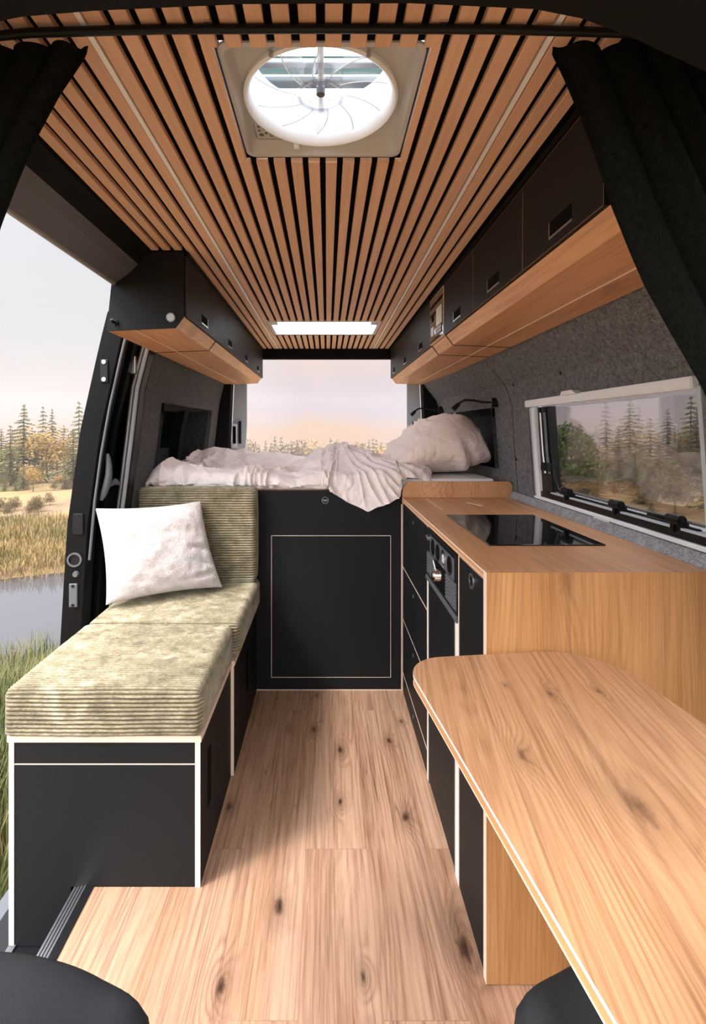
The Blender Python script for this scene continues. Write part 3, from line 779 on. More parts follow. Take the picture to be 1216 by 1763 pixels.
# ------------------------------------------------------------------ soft square pillows
def pillow(name, c, label, cat, mat, T, pinch=.07, n=44, wr=None, sub=True):
    """c: four corners BL BR TR TL; closed two-sided pillow"""
    BL, BR, TR, TL = [Vector(q) for q in c]
    nv = (BR-BL).cross(TL-BL).normalized()
    bm = B(); F = {}
    def P(u, v, s):
        uu = u*(1-pinch*(1-v*v)); vv = v*(1-pinch*(1-u*u))
        a = (uu+1)/2; b = (vv+1)/2
        p = BL*(1-a)*(1-b)+BR*a*(1-b)+TR*a*b+TL*(1-a)*b
        th = T*((1-u**2)**.5*(1-v**2)**.5)**.75 if abs(u) < 1 and abs(v) < 1 else 0
        q = p+nv*s*(th+.0)
        if wr: q += nv*s*wr(u, v, s, th)
        return q
    for s in (1, -1):
        for i in range(n+1):
            for j in range(n+1):
                u = -math.cos(math.pi*i/n); v = -math.cos(math.pi*j/n)
                if s == -1 and (i in (0, n) or j in (0, n)): F[(i, j, s)] = F[(i, j, 1)]; continue
                F[(i, j, s)] = bm.verts.new(P(u, v, s))
        for i in range(n):
            for j in range(n):
                q = [F[(i, j, s)], F[(i+1, j, s)], F[(i+1, j+1, s)], F[(i, j+1, s)]]
                try: bm.faces.new(q)
                except ValueError: pass
    o = obj(name, bm, mat, None, smooth=True)
    return tag(o, label, cat)
def wr_plush(u, v, s, th):
    e = max(abs(u), abs(v))
    k = 0
    # pulled creases towards the right-hand lower side
    k += -.018*math.exp(-((v+.05+.25*(u-.6))/.05)**2)*sstep(.35, .95, u)
    k += -.015*math.exp(-((v+.35+.35*(u-.6))/.05)**2)*sstep(.45, .95, u)
    k += -.015*math.exp(-((v+.72-.2*(u-.6))/.05)**2)*sstep(.2, .8, u)
    k += .012*mn.noise(Vector((u*2.2, v*2.2, s)))+.004*mn.noise(Vector((u*7, v*7, s)))+.0022*mn.noise(Vector((u*18, v*18, s)))+.0012*mn.noise(Vector((u*55, v*55, s)))
    return k*(1-e**6)
pillow('throw_pillow', [(-.905, 2.045, .585), (-.478, 2.285, .583), (-.600, 2.37, .965), (-.985, 2.125, .968)], 'square cream plush throw pillow leaning on the corduroy bench backrest', 'pillow', M['plush'], .085, wr=wr_plush, n=56)

# ------------------------------------------------------------------ bed
bed = thing('bed_box', 'black laminated bed box across the rear with a pale-outlined front door', 'bed', (0, 3.1, 0))
bm = B()
X0, X1 = -.362, .380; DX0, DX1, DZ0, DZ1 = -.279, .321, .063, .775
for (a, b, c_, d) in ((-.885, DX0, .0005, .998), (DX1, X1, .0005, .998), (DX0, DX1, .0005, DZ0), (DX0, DX1, DZ1, .998)):
    box(bm, a, b, YB, YB+.015, c_, d)
bmesh.ops.remove_doubles(bm, verts=bm.verts, dist=.0001)
obj('front_panel', bm, M['black'], bed)
for x in (X0+.004, ):
    bm = B(); box(bm, x-.0035, x, YB-.003, YB, .001, .43); obj('edge_strip', bm, M['birch'], bed)
bm = B(); box(bm, -.36, .372, YB-.0025, YB-.0002, .0006, .004); obj('edge_strip', bm, M['birch'], bed)
bm = B(); box(bm, X1-.008, X1-.0045, YB-.004, YB-.0002, .0006, .93); obj('edge_strip', bm, M['birch'], bed)
bm = B(); board(bm, DX0+.0008, DX1-.0008, YB-.002, YB+.013, DZ0+.0008, DZ1-.0008, 'y', .0034); dr = obj('door', bm, [M['black'], M['birch']], bed)
bm = B(); cyl(bm, (DX0+.028, YB-.0045, .434), (DX0+.028, YB-.002, .434), .007, seg=16); obj('latch', bm, M['black_gloss'], dr)
bm = B(); ring(bm, (-.009, YB-.0012, .95), (0, -1, 0), .0168, .0155, .0006)
box(bm, -.0215, .0035, YB-.0016, YB-.0006, .9515, .9532); box(bm, -.020, .002, YB-.0016, YB-.0006, .9475, .9485)
for k in range(7): box(bm, -.0195+.0031*k, -.0180+.0031*k, YB-.0017, YB-.0006, .9498-.0006*(k % 2), .9512)
for k in range(4): box(bm, -.0140+.0031*k, -.0125+.0031*k, YB-.0017, YB-.0006, .9440, .9454)
bm2 = obj('round_badge', bm, M['grey_paint'], bed)
bm = B(); box(bm, -.84, .84, YB+.016, YR-.1, .985, .998); obj('bed_base', bm, M['ply'], bed)
bm = B(); box(bm, -.80, .85, YB+.03, YR-.12, .9985, 1.055, bev=.012); tag(obj('mattress', bm, M['sheet']), 'white sheeted mattress edge showing between the bed pillow and the worktop', 'mattress')

def wrk(p, seed=0, dirang=0, f=7.0, stretch=.28):
    """sharp soft-sided cloth folds"""
    q = Vector((p[0], p[1], seed))
    wx = mn.noise(q*2.3)*.30; wy = mn.noise(q*2.3+Vector((9, 4, 2)))*.30
    x = p[0]+wx; y = p[1]+wy
    ca, sa = math.cos(dirang), math.sin(dirang)
    a = x*ca+y*sa; b = -x*sa+y*ca
    n = mn.noise(Vector((a*f, b*f*stretch, seed*1.7)))
    r = (1-min(1, abs(n)*2.6))**2
    m = max(0, mn.noise(Vector((x*2.6, y*2.6, seed+5)))+.35)
    return r*m
def bell(x, c, w): return math.exp(-((x-c)/w)**2)

DYB = 3.62
def duv_h(x, y):
    h = 1.078
    h += .105*bell(x, .045, .15)*bell(y, 2.86, .20)
    h += .030*bell(x, -.06, .16)*bell(y, 3.25, .2)
    h += .075*bell(x, -.70, .22)*bell(y, 3.15, .26)
    h += .040*bell(x, -.45, .35)*bell(y, 3.2, .25)
    h += .050*bell(x, .28, .22)*bell(y, 2.75, .22)
    h += .020*bell(x, -.55, .4)*bell(y, 2.62, .12)
    h += .030*bell(x, -.84, .09)*bell(y, 2.62, .12)
    h += -.028*bell(x, -.16, .07)*bell(y, 2.62, .25)
    h += .028*mn.noise(Vector((x*3.6, y*3.6, 3)))
    return h
def duvet():
    bm = B(); nx, nt = 300, 250; X0, X1 = -.905, .515
    rows = []
    for i in range(nx+1):
        u = i/nx; x = X0+(X1-X0)*u
        edge = min(x-X0, X1-x)
        # flap outline
        tri = 0
        if .0 < x < .42: tri = (x/.205) if x < .205 else (.42-x)/.215
        tri = max(0, tri); tri = tri-.12*tri*tri*tri
        zend = 1.006-.122*tri+.006*mn.noise(Vector((x*14, 0, 0)))
        yf = 2.492-.012*sstep(0, .5, tri)-.008*mn.noise(Vector((x*6, 2, 0)))
        if x > .36: zend = 1.062; yf = 2.515+.02*sstep(.36, .5, x)
        if x < -.34: yf = 2.507; zend = 1.004
        r = .042 if tri < .1 else .05
        top_len = DYB-(yf+r); 
        h0 = duv_h(x, yf+r)
        eh = sstep(0, .06, edge)
        h0e = zend+.012+(h0-zend-.012)*eh
        drop = max(.01, (h0e-r)-zend); tot = top_len+r*1.57+drop
        row = []
        for j in range(nt+1):
            s = tot*(j/nt)
            if s <= top_len:
                y = DYB-s; b = DYB-y; z = duv_h(x, y); base = 1.03 if x < .36 else 1.06
                e2 = min(eh if edge < .06 else 1, 1)
                z = base+(z-base)*math.sqrt(max(0, 1-(1-min(1, edge/.07))**2))*math.sqrt(max(0, 1-(1-min(1, b/.10))**2))
                zz = z
                if j and y-(yf+r) < .12:
                    w = 1-(y-(yf+r))/.12; zz = z*(1-w*w*0)+0
                p = Vector((x, y, zz))
            elif s <= top_len+r*1.57:
                a = (s-top_len)/r
                zt = (1.03 if x < .36 else 1.06)
                zt = zt+(h0-zt)*math.sqrt(max(0, 1-(1-min(1, edge/.07))**2))
                p = Vector((x, yf+r-r*math.sin(a), zt-r*(1-math.cos(a))))
            else:
                zt = (1.03 if x < .36 else 1.06)
                zt = zt+(h0-zt)*math.sqrt(max(0, 1-(1-min(1, edge/.07))**2))-r
                q = (s-top_len-r*1.57)/drop
                p = Vector((x, yf+.010*q*q*(1 if tri < .1 else 0), zt+(min(zt, zend)-zt)*q))
            row.append((bm.verts.new(p), s, tri, top_len))
        rows.append(row)
    for a, b in zip(rows, rows[1:]):
        for j in range(nt): bm.faces.new((a[j][0], a[j+1][0], b[j+1][0], b[j][0]))
    bm.normal_update()
    disp = []
    for row in rows:
        for v, s, tri, tl in row:
            x = v.co.x; t = s-tl      # arc coordinate, 0 at the front edge
            d = 0
            if x < -.02:
                d += .055*wrk((x, t), 1, R(38), 10, .3)+.026*wrk((x, t), 4, R(60), 15, .3)+.040*wrk((x, t), 8, R(-30), 12, .35)
            else:
                # folds fan out from the hump to the hanging corner
                ang = math.atan2(x-.06, t+.42)
                d += .060*wrk((ang*.9, t*.35), 2, 0, 13, .5)+.034*wrk((x, t), 6, R(-35), 9, .3)+.018*wrk((x, t), 7, R(20), 12, .4)
            d += .004*mn.noise(Vector((x*22, t*22, 1)))+.002*mn.noise(Vector((x*55, t*55, 1)))
            d *= 1-.75*sstep(3.0, 3.3, v.co.y)
            n = v.normal if v.normal.z > -.2 else -v.normal
            if n.y > .3 and n.z < .2: n = -n
            disp.append((v, n*d))
    for v, d in disp: v.co += d
    # close it with an inner skin so that it has real thickness
    r = bmesh.ops.solidify(bm, geom=bm.faces[:], thickness=.006)
    o = obj('duvet', bm, M['linen'], None, smooth=True)
    return tag(o, 'rumpled blush duvet spread over the bed with one corner hanging down in front', 'duvet')
duvet()

def wr_bed(u, v, s, th):
    if s < 0: return 0
    k = .024*wrk((u*.36, v*.36), 11, R(15), 6.5, .3)+.016*wrk((u*.36, v*.36), 13, R(-25), 9, .35)+.010*wrk((u*.36, v*.36), 17, R(60), 8, .5)
    k += .010*mn.noise(Vector((u*2.5, v*2.5, 4)))+.002*mn.noise(Vector((u*18, v*18, 4)))
    return k*(1-max(abs(u), abs(v))**8)
def bed_pillow():
    # plump closed form: footprint quad with a high crown near the wall
    bm = B(); nu, nv = 96, 64; V = []
    for i in range(nu):
        a = 2*math.pi*i/nu
        row = []
        for j in range(1, nv):
            b = math.pi*j/nv
            ex = .62
            ca, sa = math.cos(a), math.sin(a); cb, sb = math.cos(b), math.sin(b)
            sg = lambda t, e: math.copysign(abs(t)**e, t)
            X = sg(ca, ex)*sg(sb, .8); Y = sg(sa, ex)*sg(sb, .8); Z = sg(cb, .95)
            x = .612+.300*X; y = 2.93+.37*Y
            # profile across X: left shoulder low, crown right of centre, dips at the wall
            u = (x-.31)/.60; u = max(0, min(1, u))
            top = lerp_tab([(0, .07), (.1, .14), (.25, .22), (.4, .285), (.55, .325), (.68, .33), (.8, .31), (.9, .27), (1, .20)], u)
            z = 1.060+(top*(.5+.5*Z) if Z > 0 else top*.5*(1+Z))
            p = Vector((x, y, max(1.0585, z)))
            row.append([p, a, b])
        V.append(row)
    top = bm.verts.new((.60, 2.93, 1.060+.30)); bot = bm.verts.new((.6, 2.93, 1.0585))
    W = [[bm.verts.new(q[0]) for q in row] for row in V]
    for i in range(nu):
        A_, D_ = W[i], W[(i+1) % nu]
        for j in range(len(A_)-1): bm.faces.new((A_[j], A_[j+1], D_[j+1], D_[j]))
        bm.faces.new((top, A_[0], D_[0])); bm.faces.new((bot, D_[-1], A_[-1]))
    bmesh.ops.recalc_face_normals(bm, faces=bm.faces); bm.normal_update()
    for row in W:
        for v in row:
            p = v.co
            if p.z < 1.065: continue
            # folds run from the crown down to the front
            q = (p.x*1.0+.45*(p.z-1.06), p.z+.5*p.y)
            d = .062*wrk(q, 21, R(-18), 5.5, .22)+.032*wrk(q, 24, R(10), 8.5, .25)+.022*wrk(q, 27, R(-60), 8, .5)+.008*mn.noise(p*6)+.0015*mn.noise(p*40)
            d -= .030*bell(q[0], .80, .018)*sstep(1.30, 1.15, p.z)
            v.co = p+v.normal*(d-.008)*sstep(1.06, 1.11, p.z)
            lim = wallx(v.co.z, v.co.y)-.008
            if v.co.x > lim and not 2.70 < v.co.y < 3.5: v.co.x = lim
    o = obj('bed_pillow', bm, M['linen2'], None, smooth=True)
    tag(o, 'large plump blush pillow with wrinkles propped at the right end of the bed', 'pillow')
    bm = B()
    c0 = Vector((.745, 2.95, 1.35)); 
    cyl(bm, c0, c0+Vector((.012, 0, .055)), .030, .003, seg=10)
    obj('pillow_corner', bm, M['linen2'], o, smooth=True)
bed_pillow()

# ------------------------------------------------------------------ reading lamps
def lamp(y, label, sc=1.0):
    z = 1.447; x = wallx(z, y)
    t = thing('reading_lamp', label, 'lamp', (x, y, z), 'black gooseneck reading lamps on the right wall above the bed')
    bm = B(); cyl(bm, (x-.004, y, z), (x-.03, y, z), .026, .024, seg=24); cyl(bm, (x+.01, y, z), (x-.004, y, z), .026, seg=24); obj('base', bm, M['black_plastic'], t, smooth=True)
    bm = B(); pts = [(x-.028, y, z), (x-.07, y, z+.0), (x-.12, y-.0, z+.010), (x-.165, y, z+.012), (x-.19, y, z), (x-.205, y, z-.016)]
    tube(bm, pts, .0062, 10); obj('gooseneck', bm, M['rubber'], t, smooth=True)
    bm = B(); cyl(bm, (x-.198, y, z-.008), (x-.228, y, z-.038), .011, .014, seg=18); obj('lamp_head', bm, M['black_plastic'], t, smooth=True)
lamp(2.62, 'black gooseneck reading lamp nearer the kitchen, above the bed pillow')
lamp(3.60, 'black gooseneck reading lamp farther back, beside the rear opening')

# ------------------------------------------------------------------ kitchen
def kface(y0, y1, z0, z1, name, parent, ins=.0022, x=KX, th=.015, mats=None):
    bm = B(); board(bm, x, x+th, y0, y1, z0, z1, 'x', ins)
    return obj(name, bm, mats or [M['black'], M['birch']], parent)
def lock(parent, y, z, r=.008, big=False):
    bm = B(); 
    if big:
        ring(bm, (KX-.0005, y, z), (-1, 0, 0), .020, .0145, .004); o = obj('ring_lock', bm, M['alu'], parent, smooth=False)
        bm = B(); cyl(bm, (KX-.002, y, z), (KX+.001, y, z), .013, seg=20); obj('lock_core', bm, M['void'], o)
    else:
        cyl(bm, (KX-.003, y, z), (KX+.001, y, z), r, seg=16); o = obj('push_lock', bm, M['grey_plastic'], parent)
ZU = ZW-.020
du = thing('drawer_cabinet', 'black kitchen drawer cabinet with four drawers, next to the bed box', 'cabinet', (.62, 2.17, 0))
bm = B(); box(bm, KX+.016, .86, 1.872, 2.472, .04, ZU-.001); obj('body', bm, M['black_soft'], du)
bm = B(); box(bm, KX+.02, .86, 1.872, 2.472, .0005, .04); obj('plinth', bm, M['black_soft'], du)
for yy in (2.478, 1.866):
    bm = B(); box(bm, KX-.001, KX+.3, yy-.005, yy+.005, .0006, ZU-.001); obj('side_panel', bm, M['birch'], du)
for (a, b) in ((.628, ZU-.004), (.370, .624), (.104, .366), (.006, .100)):
    d = kface(1.873, 2.471, a, b, 'drawer', du, .0022)
    lock(d, 2.17, b-.045)
fr = thing('fridge_cabinet', 'tall black fridge cabinet below the switch panel, between bright upright strips', 'cabinet', (.62, 1.64, 0))
bm = B(); box(bm, KX+.016, .86, 1.43, 1.855, .03, ZU-.001); obj('body', bm, M['black_soft'], fr)
for (a, b, m) in ((1.846, 1.8595, 'white_edge'), (1.838, 1.8455, 'grey_plastic'), (1.425, 1.462, 'white_edge'), (1.4625, 1.472, 'grey_plastic')):
    zb = .762 if m != 'x' else ZU
    bm = B(); box(bm, KX-.0005, KX+.0155, a, b, .0008, zb-.012); obj('upright_strip', bm, M[m], fr)
bm = B(); box(bm, KX-.001, KX+.3, 1.4215, 1.4245, .0008, ZU-.001); obj('side_panel', bm, M['birch'], fr)
d = kface(1.473, 1.8375, .012, .748, 'fridge_door', fr, .0, mats=[M['black'], M['grey_plastic']])
bm = B(); prism(bm, [(KX-.006, .768), (KX-.010, .756), (KX-.006, .748), (KX+.02, .748), (KX+.02, .768)], 'y', 1.428, 1.858); obj('ledge', bm, M['grey_plastic'], fr)
sp = thing('switch_panel', 'black vented switch and socket panel with a bright tap knob, set in the kitchen front', 'control panel', (KX, 1.64, .77))
bm = B(); box(bm, KX-.004, KX+.0155, 1.428, 1.858, .7685, ZU-.006, bev=.001); obj('face_plate', bm, M['black_plastic'], sp)
bm = B(); box(bm, KX-.007, KX-.0042, 1.455, 1.79, .862, .925, bev=.0012); so = obj('socket_strip', bm, M['grey_plastic'], sp)
for i, yy in enumerate((1.735, 1.66, 1.58, 1.50)):
    bm = B(); ring(bm, (KX-.007, yy, .894), (-1, 0, 0), .028, .022, .002)
    sk_ = obj('socket', bm, M['chrome'] if i == 2 else M['black_plastic'], so)
    bm = B(); cyl(bm, (KX-.0078, yy, .894), (KX-.0068, yy, .894), .022, seg=22); obj('socket_face', bm, M['void'] if i == 3 else M['black_gloss'], sk_)
    if i == 2:
        bm = B()
        box(bm, KX-.010, KX-.0078, yy-.002, yy+.002, .884, .904); box(bm, KX-.010, KX-.0078, yy-.010, yy+.010, .892, .896)
        ring(bm, (KX-.0078, yy, .894), (-1, 0, 0), .015, .012, .001); obj('socket_mark', bm, M['white_plastic'], sk_)
for (a, b) in ((1.725, 1.845), (1.435, 1.560)):
    bm = B(); box(bm, KX-.005, KX-.0042, a, b, .778, .858); v = obj('vent', bm, M['grey_plastic'], sp)
    for k in range(7):
        bm = B(); z = .784+.0108*k; box(bm, KX-.0085, KX-.005, a+.004, b-.004, z, z+.0035); obj('louvre', bm, M['louvre'], v)
bm = B(); box(bm, KX-.006, KX-.0042, 1.572, 1.712, .778, .872); rc = obj('tap_recess', bm, M['void'], sp)
bm = B(); cyl(bm, (KX-.006, 1.635, .825), (KX-.026, 1.635, .825), .020, .017, seg=24); cyl(bm, (KX-.026, 1.635, .825), (KX-.032, 1.635, .825), .017, .010, seg=24); cyl(bm, (KX-.02, 1.635, .845), (KX-.022, 1.655, .868), .004, seg=10); obj('tap_knob', bm, M['chrome'], rc, smooth=True)
bm = B(); cyl(bm, (KX-.004, 1.835, .905), (KX-.012, 1.835, .905), .012, seg=18); obj('button', bm, M['chrome'], sp, smooth=False)
cb = thing('end_cupboard', 'narrow black kitchen cupboard with a round ring lock at the oak end', 'cabinet', (.62, 1.30, 0))
bm = B(); box(bm, KX+.016, .86, 1.196, 1.418, .0005, ZU-.001); obj('body', bm, M['black_soft'], cb)
d = kface(1.197, 1.419, .004, ZU-.004, 'door', cb, .001); lock(d, 1.29, .911, big=True)

# oak end panel, follows the wall
bm = B()
pts = [(KX-.002, .002)]+[(wallx(z, KY)-.004, z) for z in (.002, .5, .9, ZW)]+[(KX-.002, ZW)]
prism(bm, pts, 'y', KY, KY+.018, mats=[1, 1, 1, 1, 3, 2], cap=0)
ep = tag(obj('oak_gable', bm, [M['oak_end'], M['ply'], M['birch'], M['worktop']]), 'upright oak panel closing the near end of the kitchen, behind the table', 'panel')
bm = B(); box(bm, KX-.0035, KX-.0022, KY-.0005, KY+.018, .002, ZW-.001); obj('edge_band', bm, M['birch'], ep)
# worktop
bm = B()
hobY0, hobY1, hobX0, hobX1 = 1.439, 1.948, .468, .804
WYN, WYF = KY+.0185, YB-.022
def wt_pts(ins=0): return [(KX-.003+ins, WYN+ins)]+[(wallx(ZW, y)-.004, y) for y in (WYN+ins, 1.6, 2.0, 2.3, WYF)]+[(KX-.003+ins, WYF)]
prism(bm, wt_pts(), 'z', ZW-.0035, ZW, mats=[1]*7); 
for f in bm.faces: 
    pass
top = obj('worktop', bm, [M['worktop'], M['white_edge']])
tag(top, 'continuous oak kitchen worktop with layered plywood edge and inset black hob', 'worktop')
bm = B(); prism(bm, wt_pts(.0005), 'z', ZU, ZW-.0036); obj('ply_core', bm, M['ply'], top)
bm = B(); box(bm, KX-.0038, KX-.0028, WYN, WYF, ZU+.004, ZU+.0065); obj('edge_ply', bm, M['birch'], top)
# sink lid inlays
for x in (.484, .874):
    bm = B(); box(bm, x-.0018, x+.0018, 2.10, 2.455, ZW-.0005, ZW+.0007); obj('lid_groove', bm, M['birch'], top)
bm = B(); prism(bm, [(.64, 2.30), (.655, 2.31), (.690, 2.21), (.675, 2.20)], 'z', ZW-.0005, ZW+.0009); obj('finger_pull', bm, M['birch'], top)
bm = B(); prism(bm, [(.655, 2.31), (.66, 2.31), (.694, 2.215), (.690, 2.21)], 'z', ZW-.0005, ZW+.0010); obj('finger_pull_shadow', bm, M['ply'], top)
# raised oak stop at the bed end
bm = B()
w = wallx(ZW, 2.49)-.002
pts = [(KX+.0, ZW-.02), (w-.005, ZW-.02), (w-.005, 1.028), (w-.02, 1.046), (KX+.030, 1.046), (KX+.006, 1.018), (KX, .99)]
prism(bm, pts, 'y', WYF+.001, WYF+.019, mats=[0, 0, 1, 1, 1, 1, 1], cap=0)
tag(obj('worktop_upstand', bm, [M['worktop'], M['ply']]), 'raised oak upstand at the bed end of the worktop', 'upstand')
# hob
bm = B(); box(bm, hobX0, hobX1, hobY0, hobY1, ZW+.0002, ZW+.0045, bev=.001)
hob = obj('hob', bm, M['hob']); tag(hob, 'black glass hob set in the oak worktop, mirroring the bed linen', 'hob')

# ------------------------------------------------------------------ side window
WY0, WY1, WZ0, WZ1 = 1.215, 2.20, 1.008, 1.42
def wx_(z): return lerp_tab([(1.0, .93), (1.42, .902)], z)
win = tag(obj('window_1', (lambda b: (box(b, .955, .960, WY0-.02, WY1+.02, WZ0-.02, WZ1+.02), b)[1])(B()), M['pane']), kind='structure')
# tilt of the acrylic pane is small, frame parts follow
def frame_bar(name, y0, y1, z0, z1, dx0, dx1, mat, bev=.003, lab=None):
    bm = B(); box(bm, 0, 1, y0, y1, z0, z1, bev=0)
    for v in bm.verts: v.co.x = wx_(v.co.z)+(dx0 if v.co.x < .5 else dx1)
    if bev: bmesh.ops.bevel(bm, geom=bm.edges[:], offset=bev, segments=2, affect='EDGES')
    return obj(name, bm, mat, win)
frame_bar('top_rail', WY0-.005, WY1+.03, WZ1-.018, WZ1+.012, -.020, .01, M['white_plastic'])
frame_bar('bottom_rail', WY0-.03, WY1+.02, WZ0-.006, WZ0+.007, -.010, .02, M['white_plastic'])
frame_bar('side_rail', WY1-.035, WY1-.005, WZ0, WZ1-.02, -.008, .01, M['white_plastic'])
frame_bar('side_rail', WY1-.003, WY1+.012, WZ0, WZ1-.02, -.010, .0, M['alu'])
frame_bar('side_rail', WY1+.012, WY1+.03, WZ0, WZ1-.02, -.006, .0, M['felt_dark'])
frame_bar('side_rail', WY0-.016, WY0+.003, WZ0, WZ1-.01, -.004, .03, M['grey_paint'])
frame_bar('reveal', WY1-.13, WY1-.036, WZ0+.01, WZ1-.02, .010, .045, M['black_plastic'], 0)
frame_bar('reveal', WY0, WY1-.036, WZ0+.008, WZ0+.030, .0, .05, M['black_plastic'], 0)
frame_bar('bottom_rail', WY0, WY1-.13, WZ0+.030, WZ0+.036, .0, .06, M['grey_paint'], 0)
frame_bar('shade_bottom', WY0, WY1-.10, WZ0+.048, WZ0+.054, .018, .03, M['grey_plastic'], 0)
# pull tabs
bm = B(); prism(bm, [(1.86, WZ1+.010), (1.85, WZ1+.024), (1.775, WZ1+.024), (1.745, WZ1+.010)], 'x', .868, .905); obj('pull_tab', bm, M['white_plastic'], win)
bm = B(); prism(bm, [(1.72, WZ0-.004), (1.70, WZ0-.022), (1.66, WZ0-.022), (1.62, WZ0-.004)], 'x', .918, .94); obj('pull_tab', bm, M['white_plastic'], win)
# stays at the left end
for i, (yy, dx) in enumerate(((WY1-.085, .0), (WY1-.115, .004))):
    bm = B(); tube(bm, [(wx_(z)+dx, yy-(.01 if z < 1.2 else 0), z) for z in (1.385, 1.30, 1.20, 1.12)], .006, 10); st = obj('window_stay', bm, M['alu'] if i == 0 else M['grey_plastic'], win, smooth=True)
    bm = B(); box(bm, wx_(1.2)+dx-.010, wx_(1.2)+dx+.010, yy-.022, yy+.006, 1.130, 1.165, bev=.004); box(bm, wx_(1.4)+dx-.008, wx_(1.4)+dx+.008, yy-.008, yy+.008, 1.375, 1.395, bev=.003); obj('stay_knuckle', bm, M['black_plastic'], st)
bm = B(); tube(bm, [(wx_(z)+.018, yy, z) for yy, z in ((WY1-.125, 1.40), (WY1-.13, 1.2), (WY1-.135, 1.10), (WY1-.16, 1.055), (WY1-.21, 1.045), (WY0+.05, 1.043))], .007, 10); obj('gasket', bm, M['black_gloss'], win, smooth=True)
# twist latches along the bottom
for i, yy in enumerate((1.93, 1.60, 1.33)):
    x = wx_(1.05)+.004; z = WZ0+.046
    bm = B(); box(bm, x-.004, x+.02, yy-.022, yy+.022, z-.022, z+.004, bev=.003); la = obj('latch', bm, M['black_plastic'], win)
    bm = B(); cyl(bm, (x-.006, yy+.020, z+.010), (x-.006, yy-.030, z+.010), .0135, seg=18); cyl(bm, (x-.006, yy-.030, z+.010), (x-.006, yy-.034, z+.010), .007, seg=14)
    if i == 2: box(bm, x-.016, x+.000, yy+.020, yy+.10, z+.002, z+.014, bev=.003)
    box(bm, x-.014, x-.006, yy-.006, yy+.006, z-.024, z+.010, bev=.002)
    obj('latch_knob', bm, M['black_gloss'], la, smooth=True)
# felt ledge below the window
bm = B(); prism(bm, [(.905, .9675), (.936, .9675), (.936, 1.0), (.917, 1.0)], 'y', KY-.25, 2.47); tag(obj('trim_13', bm, M['felt_light']), kind='structure')

# ------------------------------------------------------------------ table
ta = -.1145
tdir = Vector((ta, 1, 0)).normalized(); tn = Vector((1, -ta, 0)).normalized()
tc = Vector((.3995, 1.148, 0))    # middle of the far edge
TW = .228
def tpts(ins=0):
    o = []
    def P(a, b): p = tc+tn*a+tdir*b; return (p.x, p.y)
    W = TW-ins
    for (rx, sx, r) in ((W, 1, .135), (-W, -1, .085)):
        arc = [P(sx*(W-r+r*math.cos(t)), -ins-r+r*math.sin(t)) for t in [math.pi/2*k/10 for k in range(11)]]
        o += arc if sx == 1 else arc[::-1]
    o += [P(-W, -1.02+.05), P(-W+.05, -1.02), P(W-.05, -1.02), P(W, -1.02+.05)]
    return o
ZT = .787
table = thing('dining_table', 'long oak table with rounded corners reaching into the right foreground', 'table', (.44, .68, 0))
bm = B(); p = tpts(); prism(bm, p, 'z', ZT-.0015, ZT); obj('tabletop', bm, M['table'], table)
bm = B(); prism(bm, tpts(-.0003), 'z', ZT-.0065, ZT-.0016); obj('white_edge_band', bm, M['white_edge'], table, label='white band around the tabletop edge')
bm = B(); prism(bm, tpts(.001), 'z', ZT-.021, ZT-.0066); obj('ply_core', bm, M['ply'], table)
bm = B(); prism(bm, tpts(.0), 'z', ZT-.0225, ZT-.0211); obj('lower_edge_band', bm, M['birch'], table)
c = tc-tdir*.60+tn*.03
bm = B(); cyl(bm, (c.x, c.y, .012), (c.x, c.y, ZT-.05), .028, seg=24); obj('leg', bm, M['black_plastic'], table, smooth=True)
bm = B(); cyl(bm, (c.x, c.y, .0), (c.x, c.y, .012), .09, seg=32); obj('base_plate', bm, M['black_plastic'], table)
bm = B(); box(bm, c.x-.10, c.x+.10, c.y-.10, c.y+.10, ZT-.05, ZT-.0226, bev=.006); br = obj('bracket', bm, M['black_plastic'], table)
bm = B(); k0 = tc-tdir*.43-tn*.165; cyl(bm, (k0.x, k0.y, ZT-.0226), (k0.x, k0.y, ZT-.055), .024, .020, seg=20); obj('clamp_knob', bm, M['black_plastic'], table, smooth=True)

# ------------------------------------------------------------------ front seats (turned round to face the back)
def seat(xc, yf, zt, hw, label, mat, skew):
    t = thing('swivel_seat', label, 'seat', (xc, yf-.3, 0), 'turned front seats')
    def top(u, v):
        return 0
    bm = B(); nu, nv = 36, 30; V = []
    yb = yf-.52
    for layer in (0, 1):
        G_ = []
        for i in range(nu+1):
            row = []
            for j in range(nv+1):
                u = -1+2*i/nu; v = j/nv
                # rounded plan: front edge bows
                y = yf-.10*u*u-.03*abs(u)**6
                yy = yb+(y-yb)*v
                x = xc+hw*u*(1-.10*v**3)
                e = min(1-abs(u), (1-v)*1.3, v*2+.2)
                rr = math.sqrt(max(0, 1-(1-min(1, e/.22))**2))
                if layer == 0: z = zt-.085+.085*rr+.02*sstep(.65, .9, abs(u))*rr-.012*(1-u*u)*rr
                else: z = zt-.085-.06*rr
                row.append(bm.verts.new((x, yy, z)))
            G_.append(row)
        V.append(G_)
        for i in range(nu):
            for j in range(nv): bm.faces.new((G_[i][j], G_[i+1][j], G_[i+1][j+1], G_[i][j+1]))
    bmesh.ops.remove_doubles(bm, verts=bm.verts, dist=.0004)
    obj('seat_cushion', bm, mat, t, smooth=True)
    bm = B(); box(bm, xc-hw*.72, xc+hw*.72, yb+.05, yf-.14, .0, zt-.13, bev=.02); obj('pedestal', bm, M['black_plastic'], t)
    bm = B(); box(bm, xc-hw*.9, xc+hw*.9, yb-.10, yb+.03, zt-.05, zt+.60, bev=.05, seg=3); obj('backrest', bm, mat, t, smooth=True)
seat(-.56, .825, .50, .36, 'black front seat cushion turned to face the back, left foreground by the step', M['seat'], -.055)
